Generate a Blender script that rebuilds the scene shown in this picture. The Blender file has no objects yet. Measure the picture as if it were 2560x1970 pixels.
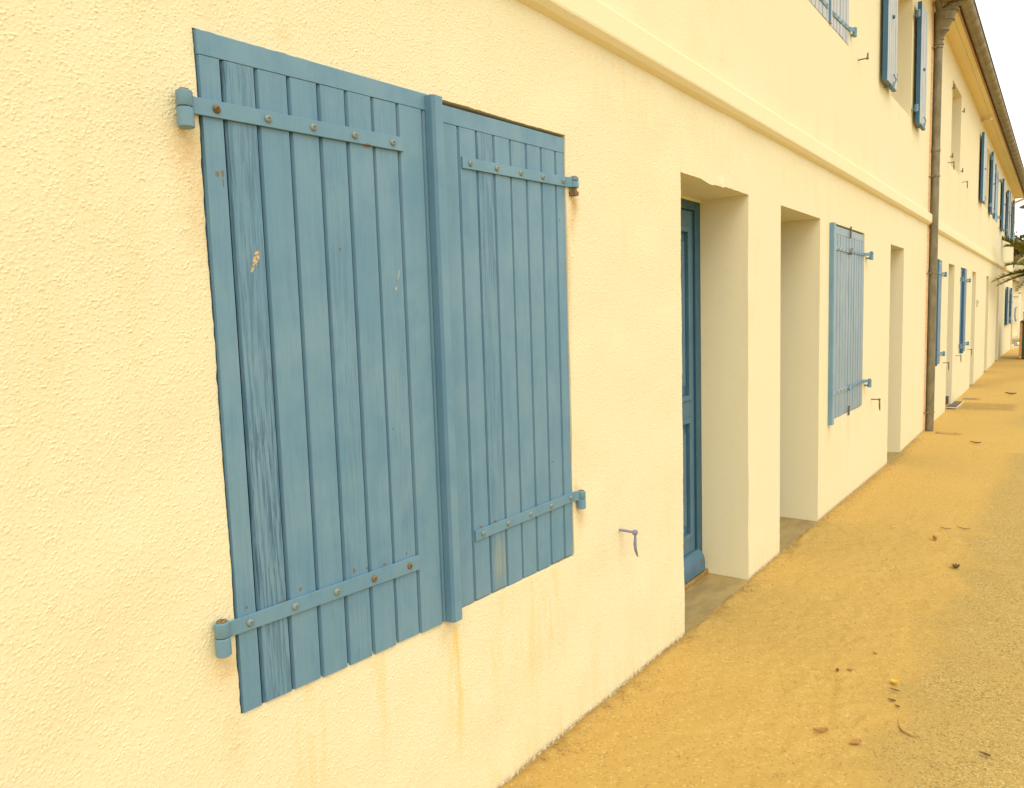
import bpy, math, random
import numpy as np
from mathutils import Vector, Matrix
random.seed(7); rng = np.random.default_rng(11)
scene = bpy.context.scene
COL = scene.collection
YW = 1.40                     # plane of the facade; the street lies at smaller Y

# ------------------------------------------------------------------ helpers
WLOC = {}
def tag(o, label=None, cat=None, group=None, kind=None):
    if label: o['label'] = label
    if cat: o['category'] = cat
    if group: o['group'] = group
    if kind: o['kind'] = kind
    return o
def empty(name, loc):
    o = bpy.data.objects.new(name, None); COL.objects.link(o)
    o.location = loc; o.empty_display_size = 0.1; WLOC[o.name] = Vector(loc); return o
class MB:
    def __init__(s): s.v = []; s.f = []; s.sm = []
    def add(s, vs, fs, smooth=False):
        n = len(s.v); s.v += [tuple(v) for v in vs]; s.f += [tuple(n+i for i in f) for f in fs]
        s.sm += [smooth]*len(fs); return s
    def box(s, x0, x1, y0, y1, z0, z1):
        vs = [(x, y, z) for x in (x0, x1) for y in (y0, y1) for z in (z0, z1)]
        return s.add(vs, [(0,1,3,2),(4,6,7,5),(0,4,5,1),(2,3,7,6),(0,2,6,4),(1,5,7,3)])
    def obox(s, c, ax, ay, az, hx, hy, hz):
        c = Vector(c); ax, ay, az = (Vector(a).normalized() for a in (ax, ay, az))
        vs = [c+ax*(i*hx)+ay*(j*hy)+az*(k*hz) for i in (-1,1) for j in (-1,1) for k in (-1,1)]
        return s.add(vs, [(0,1,3,2),(4,6,7,5),(0,4,5,1),(2,3,7,6),(0,2,6,4),(1,5,7,3)])
    def rings(s, rings, caps=True, smooth=True, closed=True):
        n = len(rings[0]); vs = [p for r in rings for p in r]; fs = []
        for i in range(len(rings)-1):
            for j in range(n if closed else n-1):
                a = i*n+j; b = i*n+(j+1) % n; fs.append((a, b, b+n, a+n))
        s.add(vs, fs, smooth)
        if caps and closed:
            s.add(rings[0], [tuple(range(n))[::-1]]); s.add(rings[-1], [tuple(range(n))])
        return s
    def tube(s, pts, rad, n=12, caps=True, squash=1.0):
        pts = [Vector(p) for p in pts]
        if not hasattr(rad, '__len__'): rad = [rad]*len(pts)
        rings = []; prev = None
        for i, p in enumerate(pts):
            t = (pts[min(i+1, len(pts)-1)]-pts[max(i-1, 0)]).normalized()
            if prev is None:
                a = Vector((0,0,1)) if abs(t.z) < .9 else Vector((1,0,0))
                u = t.cross(a).normalized()
            else: u = (prev - t*prev.dot(t)).normalized()
            w = t.cross(u); prev = u
            rings.append([p+u*(math.cos(k*2*math.pi/n)*rad[i])+w*(math.sin(k*2*math.pi/n)*rad[i]*squash) for k in range(n)])
        return s.rings(rings, caps)
    def lathe(s, c, prof, n=24, axis='z'):
        c = Vector(c); rings = []
        for r, h in prof:
            ring = []
            for k in range(n):
                a = k*2*math.pi/n
                if axis == 'z': ring.append(c+Vector((r*math.cos(a), r*math.sin(a), h)))
                else: ring.append(c+Vector((r*math.cos(a), -h, r*math.sin(a))))
            rings.append(ring)
        return s.rings(rings, True)
    def prism(s, prof, x0, x1):      # prof: list of (y,z), extruded along x
        n = len(prof); vs = [(x0, y, z) for y, z in prof]+[(x1, y, z) for y, z in prof]
        fs = [(i, (i+1) % n, (i+1) % n+n, i+n) for i in range(n)]+[tuple(range(n))[::-1], tuple(range(n, 2*n))]
        return s.add(vs, fs)
    def warp(s, fn): s.v = [tuple(fn(*v)) for v in s.v]; return s
    def build(s, name, mat, parent=None, at=(0,0,0), local=False, bevel=0, attr=None):
        """verts are in world space unless local; origin goes to the parent's origin, or to `at`"""
        at = Vector(at); pw = WLOC[parent.name] if parent else Vector((0,0,0))
        if not local and parent is not None: at = pw.copy()
        vs = s.v if local else [tuple(Vector(v)-at) for v in s.v]
        me = bpy.data.meshes.new(name); me.from_pydata(vs, [], s.f)
        me.polygons.foreach_set('use_smooth', s.sm); me.materials.append(mat)
        import bmesh
        bm = bmesh.new(); bm.from_mesh(me); bmesh.ops.recalc_face_normals(bm, faces=bm.faces); bm.to_mesh(me); bm.free()
        if any(s.sm): me.set_sharp_from_angle(angle=math.radians(38))
        if attr is not None:
            a = me.attributes.new('wear', 'FLOAT', 'POINT'); a.data.foreach_set('value', attr)
        o = bpy.data.objects.new(name, me); COL.objects.link(o); WLOC[o.name] = at
        if parent: o.parent = parent; o.location = at-pw
        else: o.location = at
        if bevel:
            m = o.modifiers.new('bevel', 'BEVEL'); m.width = bevel; m.segments = 2; m.limit_method = 'ANGLE'; m.angle_limit = math.radians(40)
        return o
def dup(o, at, parent=None):          # copy of a one-mesh part set at a world point
    c = o.copy(); COL.objects.link(c); p = parent or o.parent
    c.parent = p; c.location = Vector(at)-WLOC[p.name]; WLOC[c.name] = Vector(at); return c

# ------------------------------------------------------------------ materials
def mat(name):
    m = bpy.data.materials.new(name); m.use_nodes = True
    nt = m.node_tree; b = nt.nodes['Principled BSDF']; return m, nt, b
class N:
    def __init__(s, nt): s.nt = nt
    def _in(s, sock, v):
        if hasattr(v, 'is_output') or isinstance(v, bpy.types.NodeSocket): s.nt.links.new(v, sock)
        else:
            if sock.type == 'RGBA' and len(v) == 3: v = (*v, 1)
            sock.default_value = v
    def pos(s, scale=(1,1,1)):
        g = s.nt.nodes.new('ShaderNodeNewGeometry'); m = s.nt.nodes.new('ShaderNodeMapping')
        s.nt.links.new(g.outputs['Position'], m.inputs[0]); m.inputs['Scale'].default_value = scale; return m.outputs[0]
    def xyz(s):
        g = s.nt.nodes.new('ShaderNodeNewGeometry'); x = s.nt.nodes.new('ShaderNodeSeparateXYZ')
        s.nt.links.new(g.outputs['Position'], x.inputs[0]); return x.outputs
    def objc(s, scale=(1,1,1)):
        g = s.nt.nodes.new('ShaderNodeTexCoord'); m = s.nt.nodes.new('ShaderNodeMapping')
        s.nt.links.new(g.outputs['Object'], m.inputs[0]); m.inputs['Scale'].default_value = scale; return m.outputs[0]
    def noise(s, vec, scale, detail=4, rough=.55, dist=0):
        n = s.nt.nodes.new('ShaderNodeTexNoise'); s.nt.links.new(vec, n.inputs['Vector'])
        n.inputs['Scale'].default_value = scale; n.inputs['Detail'].default_value = detail
        n.inputs['Roughness'].default_value = rough; n.inputs['Distortion'].default_value = dist; return n.outputs['Fac']
    def vor(s, vec, scale, out='Distance'):
        n = s.nt.nodes.new('ShaderNodeTexVoronoi'); s.nt.links.new(vec, n.inputs['Vector']); n.inputs['Scale'].default_value = scale
        return n.outputs[out]
    def ramp(s, fac, a, b, lo=0., hi=1.):
        n = s.nt.nodes.new('ShaderNodeMapRange'); s._in(n.inputs[0], fac); n.interpolation_type = 'SMOOTHSTEP'
        n.inputs[1].default_value = a; n.inputs[2].default_value = b; n.inputs[3].default_value = lo; n.inputs[4].default_value = hi
        return n.outputs[0]
    def math(s, op, a, b=0.):
        n = s.nt.nodes.new('ShaderNodeMath'); n.operation = op; s._in(n.inputs[0], a); s._in(n.inputs[1], b); return n.outputs[0]
    def mix(s, fac, a, b, mode='MIX'):
        n = s.nt.nodes.new('ShaderNodeMix'); n.data_type = 'RGBA'; n.blend_type = mode
        s._in(n.inputs[0], fac); s._in(n.inputs[6], a); s._in(n.inputs[7], b); return n.outputs[2]
    def attr(s, name, out='Fac'):
        n = s.nt.nodes.new('ShaderNodeAttribute'); n.attribute_name = name; return n.outputs[out]
    def bump(s, h, strength, dist, nrm=None):
        n = s.nt.nodes.new('ShaderNodeBump'); s._in(n.inputs['Height'], h)
        n.inputs['Strength'].default_value = strength; n.inputs['Distance'].default_value = dist
        if nrm is not None: s.nt.links.new(nrm, n.inputs['Normal'])
        return n.outputs[0]
def setp(b, n, col=None, rough=None, nrm=None, metal=None, spec=None):
    if col is not None: n._in(b.inputs['Base Color'], col)
    if rough is not None: n._in(b.inputs['Roughness'], rough)
    if nrm is not None: n._in(b.inputs['Normal'], nrm)
    if metal is not None: b.inputs['Metallic'].default_value = metal
    if spec is not None: b.inputs['Specular IOR Level'].default_value = spec

WALLC = (0.795, 0.718, 0.490)
def render_mat(name, col, bump=.5, stains=True, fine=1.0):
    m, nt, b = mat(name); n = N(nt); p = n.pos(); ps = n.pos((1,1,.14))
    big = n.noise(p, 1.1, 5, .6); streak = n.noise(ps, 9, 4, .6)
    c = n.mix(n.ramp(big, .35, .75, 0, .32), col, tuple(x*y for x, y in zip(col, (1.02, .96, .80))))
    c = n.mix(n.ramp(streak, .52, .78, 0, .30), c, tuple(x*y for x, y in zip(col, (.93, .88, .72))))
    speck = n.noise(p, 150*fine, 2, .5)
    c = n.mix(n.ramp(speck, .60, .72, 0, .38), c, tuple(x*y for x, y in zip(col, (.80, .72, .50))))
    if stains:
        rust = n.attr('stain'); rn = n.noise(p, 60, 5, .7); rn2 = n.noise(ps, 30, 4, .65)
        f = n.math('MULTIPLY', rust, n.ramp(rn, .25, .7, .45, 1.0))
        c = n.mix(f, c, (.58, .33, .08))
        g = n.attr('streak'); gf = n.math('MULTIPLY', g, n.ramp(rn2, .42, .66))
        c = n.mix(gf, c, (.76, .57, .20))
        k = n.attr('foot_dirt_shade'); kf = n.math('MULTIPLY', k, n.ramp(rn, .38, .55))
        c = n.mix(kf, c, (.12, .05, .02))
    h1 = n.noise(p, 120*fine, 3, .6); h2 = n.noise(p, 260*fine, 2, .5)
    h = n.math('ADD', n.ramp(h1, .45, .75), n.math('MULTIPLY', h2, .35))
    h = n.math('ADD', h, n.math('MULTIPLY', n.noise(p, 3, 2, .5), 2.0))
    setp(b, n, c, .93, n.bump(h, bump, .004), spec=.2)
    return m
M = {}
M['wall'] = render_mat('cream_roughcast', WALLC, .30)
M['wall_far'] = render_mat('cream_roughcast_far', WALLC, .45, True)
M['course'] = render_mat('smooth_cream_render', (0.815, 0.74, 0.50), .18, False)
M['reveal'] = render_mat('smooth_reveal_render', (0.83, 0.75, 0.52), .10, False)
M['soffit'] = render_mat('cream_soffit', (0.82, 0.70, 0.42), .10, False)
M['white'] = render_mat('white_render', (0.80, 0.72, 0.50), .10, False)

CHIPS = [(.953, 1.634, .008, .016), (.943, 1.614, .004, .012), (1.374, 1.613, .0016, .015), (1.363, 1.578, .0026, .006)]
RSPOT = [(.875, 1.798, .0055, .006), (.887, 1.800, .004, .008), (.887, 1.782, .002, .010), (1.183, 1.665, .004, .005), (1.174, .883, .005, .007), (1.216, .877, .004, .004), (1.275, .870, .007, .004),
         (1.355, .877, .003, .006), (1.014, .886, .004, .005), (.874, .890, .004, .004), (1.676, .870, .008, .004), (1.746, .871, .010, .004), (1.97, .876, .004, .005), (2.150, 1.820, .004, .007),
         (1.282, 1.921, .013, .005), (2.069, 1.002, .008, .003), (.965, .874, .012, .002), (1.328, 1.215, .003, .004)]
RUNS = [(1.787, .745, .006, .095), (1.757, .745, .022, .075), (2.050, .760, .003, .09), (1.486, 1.81, .006, .11)]
def marks(n, lst, lean, soft=False):
    x, y, z = n.xyz(); wob = n.math('MULTIPLY', n.noise(n.pos(), 160, 3, .6), 1.3); acc = None
    for cx, cz, sx, sz in lst:
        dx = n.math('SUBTRACT', x, cx); dz = n.math('SUBTRACT', z, cz)
        if lean: dx = n.math('SUBTRACT', dx, n.math('MULTIPLY', dz, lean))
        q = n.math('ADD', n.math('POWER', n.math('ABSOLUTE', n.math('DIVIDE', dx, sx)), 2.), n.math('POWER', n.math('ABSOLUTE', n.math('DIVIDE', dz, sz)), 2.))
        v = n.ramp(n.math('ADD', q, wob), 2.6, .3) if soft else n.ramp(n.math('ADD', q, wob), 1.75, 1.30); acc = v if acc is None else n.math('MAXIMUM', acc, v)
    return acc
def simple(name, c1, c2, scale=20, rough=.6, metal=0, bump=.2, bd=.002, stretch=(1,1,1), spec=.5, thr=(.35,.65)):
    m, nt, b = mat(name); n = N(nt); p = n.pos(stretch); f = n.noise(p, scale, 5, .6)
    setp(b, n, n.mix(n.ramp(f, *thr), c1, c2), n.ramp(n.noise(p, scale*1.7, 3), .3, .7, rough-.08, min(1, rough+.1)), n.bump(f, bump, bd), metal, spec)
    return m
def paint(name, base, pale, dark, rough=.48, wear=.5):
    m, nt, b = mat(name); n = N(nt); p = n.pos(); pg = n.pos((1, 1, .045)); w = n.attr('wear')
    brd = n.noise(n.pos((1, 0, .0)), 17, 1, .5)
    blot = n.noise(p, 5.5, 5, .62); blot2 = n.noise(n.pos((1,1,.35)), 16, 5, .65)
    c = n.mix(n.ramp(blot, .35, .68), base, pale)
    c = n.mix(n.ramp(blot2, .56, .76, 0, .42), c, dark)
    c = n.mix(n.ramp(brd, .40, .62, 0, .35), c, pale)
    fine = n.noise(p, 700, 2, .6); c = n.mix(n.ramp(fine, .35, .75, 0, .16), c, pale)
    grain = n.noise(pg, 150, 5, .65, .6); grain2 = n.noise(pg, 420, 3, .6, .3)
    gm = n.math('MULTIPLY', n.math('ADD', n.math('MULTIPLY', w, .95), .05), n.ramp(grain, .44, .60))
    lowf = n.ramp(n.noise(n.pos((1,1,.25)), 6, 3, .6), .38, .60, .5, 1)
    gm = n.math('MULTIPLY', gm, lowf)
    c = n.mix(gm, c, tuple(x*.60 for x in dark))
    rs = n.noise(n.pos((1,1,.3)), 26, 4, .7)
    c = n.mix(n.ramp(rs, .74, .80, 0, .75), c, (.30, .20, .07))
    if name == 'blue_painted_iron':
        c = n.mix(n.math('MULTIPLY', marks(n, RSPOT, 0), .8), c, (.20, .12, .035))
    if name == 'weathered_blue_paint':
        c = n.mix(n.math('MULTIPLY', marks(n, RUNS, 0, True), .36), c, (.40, .36, .16))
        c = n.mix(marks(n, CHIPS, .33), c, n.mix(n.ramp(n.noise(p, 260, 3), .4, .6), (.66, .56, .36), (.26, .17, .08)))
        c = n.mix(n.math('MULTIPLY', marks(n, RSPOT, 0), .8), c, (.17, .115, .035))
    h = n.math('ADD', n.math('MULTIPLY', grain, n.math('ADD', n.math('MULTIPLY', w, 1.6), .12)), n.math('MULTIPLY', grain2, .08))
    h = n.math('ADD', h, n.math('MULTIPLY', blot2, .25))
    setp(b, n, c, n.ramp(blot2, .3, .7, rough-.06, rough+.12), n.bump(h, .7, .0022), spec=.45)
    return m
M['blue'] = paint('weathered_blue_paint', (.114,.246,.358), (.158,.288,.380), (.080,.202,.330))
M['groove'] = paint('side_face_blue_paint', (.080,.185,.285), (.100,.210,.300), (.055,.150,.250), .45)  # deeper blue for board sides, chamfers and left faces of cover strips
M['joint'] = simple('gap_shade_board_joint', (.012,.030,.050), (.02,.045,.07), 40, .8)  # darkness of the gaps between boards, put into the side-face colour
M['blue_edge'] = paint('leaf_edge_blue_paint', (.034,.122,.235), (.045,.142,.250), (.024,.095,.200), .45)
M['jamb'] = paint('shaded_jamb_blue_paint', (.022,.090,.150), (.030,.105,.165), (.016,.070,.125), .42)  # darker than the door leaf: recess shade put into the frame colour
M['blue_metal'] = paint('blue_painted_iron', (.118,.250,.356), (.158,.290,.378), (.084,.208,.330), .42)
M['blue_far'] = paint('sheen_pale_blue_paint', (.235,.320,.390), (.295,.370,.420), (.160,.260,.360), .5)  # farther closed shutters: glancing sky sheen put into a paler blue
M['glare_pale'] = paint('glare_pale_blue_paint', (.43,.45,.46), (.50,.50,.48), (.31,.36,.41), .5)  # glare on the open and upstairs leaves, put into the base colour
M['blue_deep'] = paint('deep_blue_paint', (.035,.135,.230), (.050,.165,.260), (.022,.095,.170), .40)
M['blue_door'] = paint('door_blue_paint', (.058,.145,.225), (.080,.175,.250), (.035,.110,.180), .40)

M['zinc'] = simple('weathered_zinc', (.165,.142,.085), (.235,.202,.125), 14, .55, .25, .25, .002, (1,1,.5))
M['gutter'] = simple('gutter_zinc', (.185,.155,.090), (.26,.215,.125), 9, .5, .25, .25, .002)
M['rust'] = simple('rust', (.12,.075,.028), (.25,.17,.07), 160, .85, 0, .6, .002)
M['screw'] = simple('painted_screw', (.20,.27,.27), (.24,.25,.20), 130, .5, .1, .3, .001)
M['dark'] = simple('dark_void', (.012,.012,.012), (.02,.02,.018), 10, .9)
M['slate_blue'] = simple('violet_grey_iron', (.20,.21,.34), (.26,.26,.38), 90, .5, .1, .4, .001)
M['iron'] = simple('dark_iron', (.13,.12,.09), (.20,.16,.10), 60, .7, .3, .4, .002)
M['concrete'] = simple('sandy_concrete', (.40,.29,.12), (.31,.22,.095), 5, .9, 0, .25, .003, (1,2.2,1), .2)
M['tile'] = simple('clay_tile', (.52,.19,.05), (.62,.28,.09), 8, .85, 0, .4, .01)
M['redwood'] = simple('reddish_fascia', (.40,.23,.11), (.46,.29,.14), 12, .7)
M['pinkstrip'] = simple('pinkish_mortar', (.66,.36,.20), (.76,.50,.28), 30, .9, 0, .3)
M['green'] = simple('dark_green_paint', (.018,.045,.020), (.028,.065,.030), 6, .45)
M['edge'] = simple('orange_rust_edge', (.50,.22,.07), (.6,.3,.12), 12, .7)
M['mat'] = simple('grey_rubber_mat', (.12,.095,.055), (.16,.12,.07), 40, .8, 0, .5, .003)
M['glass'] = simple('window_glass', (.02,.03,.035), (.03,.04,.045), 2, .06, 0, 0, .001)
M['cream'] = simple('cream_plastic', (.62,.55,.36), (.55,.47,.28), 3, .55)
M['whiteplastic'] = simple('white_plastic', (.86,.82,.70), (.80,.74,.58), 14, .45)
M['road'] = simple('worn_road', (.20,.15,.085), (.27,.20,.11), 25, .9, 0, .3, .004)
M['bark'] = simple('bark', (.12,.07,.03), (.2,.12,.05), 20, .9, 0, .8, .01)
M['leafb'] = simple('dry_leaf', (.36,.17,.045), (.46,.24,.07), 60, .7, 0, .4, .002)
M['leafd'] = simple('dark_dry_leaf', (.10,.06,.022), (.19,.11,.035), 90, .7, 0, .4, .002)
M['yellow'] = simple('yellow_petal', (.75,.42,.01), (.80,.50,.02), 60, .6)
M['pebble'] = simple('sand_grit', (.30,.16,.05), (.50,.34,.13), 200, .9)
M['palm'] = simple('palm_green', (.115,.135,.012), (.28,.26,.03), 12, .75, 0, .1, .002, (1,1,1), .12)
M['foliage'] = simple('hill_foliage', (.060,.058,.010), (.17,.12,.02), 1.2, .8, 0, .3, .05)
M['pinkfl'] = simple('pink_flower', (.70,.10,.12), (.75,.22,.20), 20, .7)

# ------------------------------------------------------------------ profile of the pavement along the wall
GX = [-400, 2, 3.1, 4, 5.4, 7.0, 8.2, 10.06, 11.1, 12.0, 12.65, 15.0, 15.8, 17.6, 20.3, 23.1, 25.4, 28, 400]
GZ = [.010, .010, .000, .000, .000, -.008, -.012, .014, .030, .040, .062, .094, .105, .155, .232, .258, .263, .262, .262]
def gz(x): return float(np.interp(x, GX, GZ))

def soffz(x): return 5.28-.030*x

# ------------------------------------------------------------------ walls
def fftnoise(nz, nx, dz, dx, wl, bw=.5, seed=0, aniso=0.0):
    r = np.random.default_rng(seed).standard_normal((nz, nx))
    kz = np.fft.fftfreq(nz, dz)[:, None]; kx = np.fft.rfftfreq(nx, dx)[None, :]
    kr = np.sqrt((kx+aniso*kz)**2+kz**2)+1e-9
    g = np.exp(-(np.log(kr*wl)/bw)**2/2)
    o = np.fft.irfft2(np.fft.rfft2(r)*g, s=(nz, nx)); return o/o.std()
def sample(tex, dz, dx, X, Z):
    i = np.clip((Z/dz), 0, tex.shape[0]-1.001); j = np.clip((X/dx), 0, tex.shape[1]-1.001)
    i0 = i.astype(int); j0 = j.astype(int); a = i-i0; b = j-j0
    return (tex[i0, j0]*(1-a)*(1-b)+tex[i0+1, j0]*a*(1-b)+tex[i0, j0+1]*(1-a)*b+tex[i0+1, j0+1]*a*b)
def sst(a, b, x):
    t = np.clip((x-a)/(b-a), 0, 1); return t*t*(3-2*t)
def graded(edges, segs):
    out = []
    for a, b, d in segs:
        n = max(1, int(round((b-a)/d))); out += list(np.linspace(a, b, n+1))
    out = np.array(out)
    out = np.unique(np.round(out, 5))
    for e in edges:                      # snap the nearest line to each opening edge, or insert it
        k = np.argmin(abs(out-e)); gap = min(out[min(k+1, len(out)-1)]-out[k] or 9, out[k]-out[max(k-1, 0)] or 9)
        if abs(out[k]-e) < .45*gap and k not in (0, len(out)-1): out[k] = e
        else: out = np.append(out, e)
        out.sort()
    return out
# rust blobs (x,z,sx,sz,amount) and run-off streaks (x,ztop,width,length,amount)
RUST = [(.815,1.845,.035,.05,.55),(.835,1.72,.04,.10,.30),(.82,.775,.035,.035,.5),(.83,.62,.03,.09,.2),(2.243,1.88,.022,.035,1.0),(2.225,1.82,.02,.05,.5),
        (2.195,1.62,.012,.25,.5),(2.235,.775,.025,.05,.55),(2.215,.85,.015,.05,.5),(2.54,.60,.02,.08,.22),(5.66,.60,.03,.08,.5),(6.25,.55,.03,.12,.45),
        (6.83,.80,.02,.05,.3),(6.83,1.86,.02,.05,.3),(1.06,2.12,.02,.02,.2),(3.13,2.0,.01,.3,.1),(1.5,.60,.03,.05,.35)]
STREAK = [(1.542,.62,.014,.62,.75),(1.52,.62,.05,.45,.4),(1.02,.66,.06,.5,.45),(1.25,.65,.05,.4,.35),(1.90,.65,.10,.5,.45),(2.05,.64,.05,.5,.4),(1.72,.65,.05,.5,.4),(5.95,.68,.12,.6,.3),(6.27,.66,.05,.6,.4),(6.6,.70,.1,.4,.25),(5.70,.6,.04,.5,.3),
          (3.6,2.45,.3,.3,.25),(4.8,2.45,.4,.35,.3),(7.0,2.45,.5,.35,.35),(2.6,2.45,.3,.3,.3)]
def facade(name, parent, material, xs, zs, openings, dense=None):
    """one sheet of wall with real openings whose reveals run back into it"""
    nx, nz = len(xs), len(zs); X, Z = np.meshgrid(xs, zs)
    TZ = np.zeros_like(X); Y = np.full_like(X, YW); DX = np.zeros_like(X); DZ = np.zeros_like(X)
    if dense is not None:
        dx = .0025; W, H = 4.6, 3.3; tn = (int(H/dx), int(W/dx))
        lump = fftnoise(*tn, dx, dx, .0085, .40, 3, .1); fine = fftnoise(*tn, dx, dx, .0085, .35, 5, .1)
        broad = fftnoise(*tn, dx, dx, .55, .5, 9); mid = fftnoise(*tn, dx, dx, .055, .5, 8, .3)
        h = .0002*sst(-.2, 1.6, lump)+.0017*sst(.80, 2.4, lump+.40*mid)+.00010*np.clip(fine, -1.5, 2)
        hs = sample(h, dx, dx, X, Z); bs = sample(broad, dx, dx, X, Z)*.0014
        amp = np.where(X < 2.2, 1.0, .70)*(1-sst(3.9, 4.4, X))*(X > .0)*(1-sst(3.0, 3.2, Z))
        amp = amp*(1-.30*sst(1.5, 2.2, X)*(X < 2.2))
        amp = amp*np.where(Z > 2.5, .5, 1)
        a, b, c, d, dep = openings[0]; dd = np.maximum(np.maximum(a-X, X-b), np.maximum(c-Z, Z-d)); amp = amp*(.18+.82*sst(.0, .014, dd))
        Y = Y-(hs*amp+bs*(amp > 0)*(1-sst(3.9, 4.4, X)))
        e1 = sample(mid, dx, dx, X, Z)
        a, b, c, d, dep = openings[0]
        xc = np.clip(X, a, b); inx = np.exp(-(np.maximum(a-X, 0)+np.maximum(X-b, 0))/.10)
        TZ += ((2.0775+(xc-.85)*.0222)-d)*np.exp(-abs(Z-d)/.12)*inx
        TZ += ((.661-(xc-.85)*.0155)-c)*np.exp(-abs(Z-c)/.12)*inx
        DZ += TZ
        for (a, b, c, d, dep) in openings[:2]:      # wavy hand-finished arrises round the two near openings
            near = np.exp(-((X-a)/.012)**2)*((Z > c-.02)*(Z < d+.02)); DX += e1*(.00045 if c > .3 else .0005)*near
            near = np.exp(-((Z-d)/.012)**2)*((X > a-.02)*(X < b+.02)); DZ += e1*(.0005 if c > .3 else .0008)*near
            near = np.exp(-((Z-c)/.012)**2)*((X > a-.02)*(X < b+.02)); DZ += e1*.0006*near*(c > .3)
        a, b, c, d, dep = openings[1]
        DZ -= .012*np.exp(-((X-3.47)/.07)**2)*np.exp(-((Z-d)/.02)**2)      # sagging plaster lip over the doorway
        DZ -= .010*np.exp(-((X-3.60)/.035)**2)*np.exp(-((Z-d)/.02)**2)
        Y -= .006*np.exp(-((X-3.60)/.03)**2)*np.exp(-((Z-d-.01)/.02)**2)
    V = np.stack([X+DX, Y, Z+DZ], -1).reshape(-1, 3)
    idx = np.arange(nx*nz).reshape(nz, nx)
    cx = (xs[:-1]+xs[1:])/2; cz = (zs[:-1]+zs[1:])/2; CX, CZ = np.meshgrid(cx, cz)
    keep = np.ones_like(CX, bool)
    for a, b, c, d, dep in openings: keep &= ~((CX > a) & (CX < b) & (CZ > c) & (CZ < d))
    q = np.stack([idx[:-1, :-1], idx[:-1, 1:], idx[1:, 1:], idx[1:, :-1]], -1)[keep]
    verts = [V]; faces = [q]; off = len(V)
    for a, b, c, d, dep in openings:
        i0, i1 = np.searchsorted(xs, a-1e-4), np.searchsorted(xs, b-1e-4)
        k0, k1 = np.searchsorted(zs, c-1e-4), np.searchsorted(zs, d-1e-4)
        loop = list(idx[k0, i0:i1+1])+list(idx[k0+1:k1+1, i1])+list(idx[k1, i0:i1][::-1])+list(idx[k0+1:k1, i0][::-1])
        lv = V[loop].copy(); ring1 = lv.copy(); ring1[:, 1] = YW+.012; ring2 = lv.copy(); ring2[:, 1] = YW+dep
        # further in the arris waviness dies out
        ox = X.reshape(-1)[loop]; oz = (Z+TZ).reshape(-1)[loop]; ring2[:, 0] = ox; ring2[:, 2] = oz; ring1[:, 0] = (ring1[:, 0]+ox)/2; ring1[:, 2] = (ring1[:, 2]+oz)/2
        m = len(loop); verts += [ring1, ring2]
        L = np.array(loop); r1 = off+np.arange(m); r2 = r1+m; off += 2*m
        f1 = np.stack([L, r1, np.roll(r1, -1), np.roll(L, -1)], -1); f2 = np.stack([r1, r2, np.roll(r2, -1), np.roll(r1, -1)], -1)
        faces += [f1, f2]
    V = np.concatenate(verts); Fq = np.concatenate(faces)
    pw = WLOC[parent.name]; Vl = V-np.array(pw)
    me = bpy.data.meshes.new(name); me.vertices.add(len(Vl)); me.vertices.foreach_set('co', Vl.astype(np.float32).ravel())
    me.loops.add(Fq.size); me.loops.foreach_set('vertex_index', Fq.astype(np.int32).ravel())
    me.polygons.add(len(Fq)); me.polygons.foreach_set('loop_start', (np.arange(len(Fq))*4).astype(np.int32))
    me.polygons.foreach_set('use_smooth', np.zeros(len(Fq), bool)); me.update(); me.validate()
    st = np.zeros(len(V)); sk = np.zeros(len(V)); cr = np.zeros(len(V)); x, z = V[:, 0], V[:, 2]
    if dense is not None:
        for a, b, sa, sb, w in RUST: st += w*np.exp(-((x-a)/sa)**2-((z-b)/sb)**2)
        for a, b, wd, ln, w in STREAK: sk += w*np.exp(-((x-a)/wd)**2)*sst(b+.02, b-.03, z)*sst(b-ln, b-ln*.3, z)
    else:
        for a in (12.9, 13.9, 16.0, 18.9, 11.8): sk += .4*np.exp(-((x-a)/.35)**2)*sst(2.3, 3.3, z)*sst(4.3, 3.2, z)
    gr = np.interp(x, GX, GZ); cr += .7*np.exp(-((z-gr-.004)/.014)**2)*(x < 12)+.3*np.exp(-((z-gr)/.02)**2)*(x >= 12)  # dirt plus the shadow gap along the wall foot, painted as one dark line
    sk += .35*np.exp(-((z-gr)/.12)**2)
    for nm, arr in (('stain', st), ('streak', sk), ('foot_dirt_shade', cr)):
        a = me.attributes.new(nm, 'FLOAT', 'POINT'); a.data.foreach_set('value', np.clip(arr, 0, 1).astype(np.float32))
    me.materials.append(material); me.materials.append(M['reveal'])
    mi = np.zeros(len(Fq), np.int32); mi[len(faces[0]):] = 1; me.polygons.foreach_set('material_index', mi)
    o = bpy.data.objects.new(name, me); COL.objects.link(o); o.parent = parent; WLOC[o.name] = pw.copy()
    return o

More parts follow.
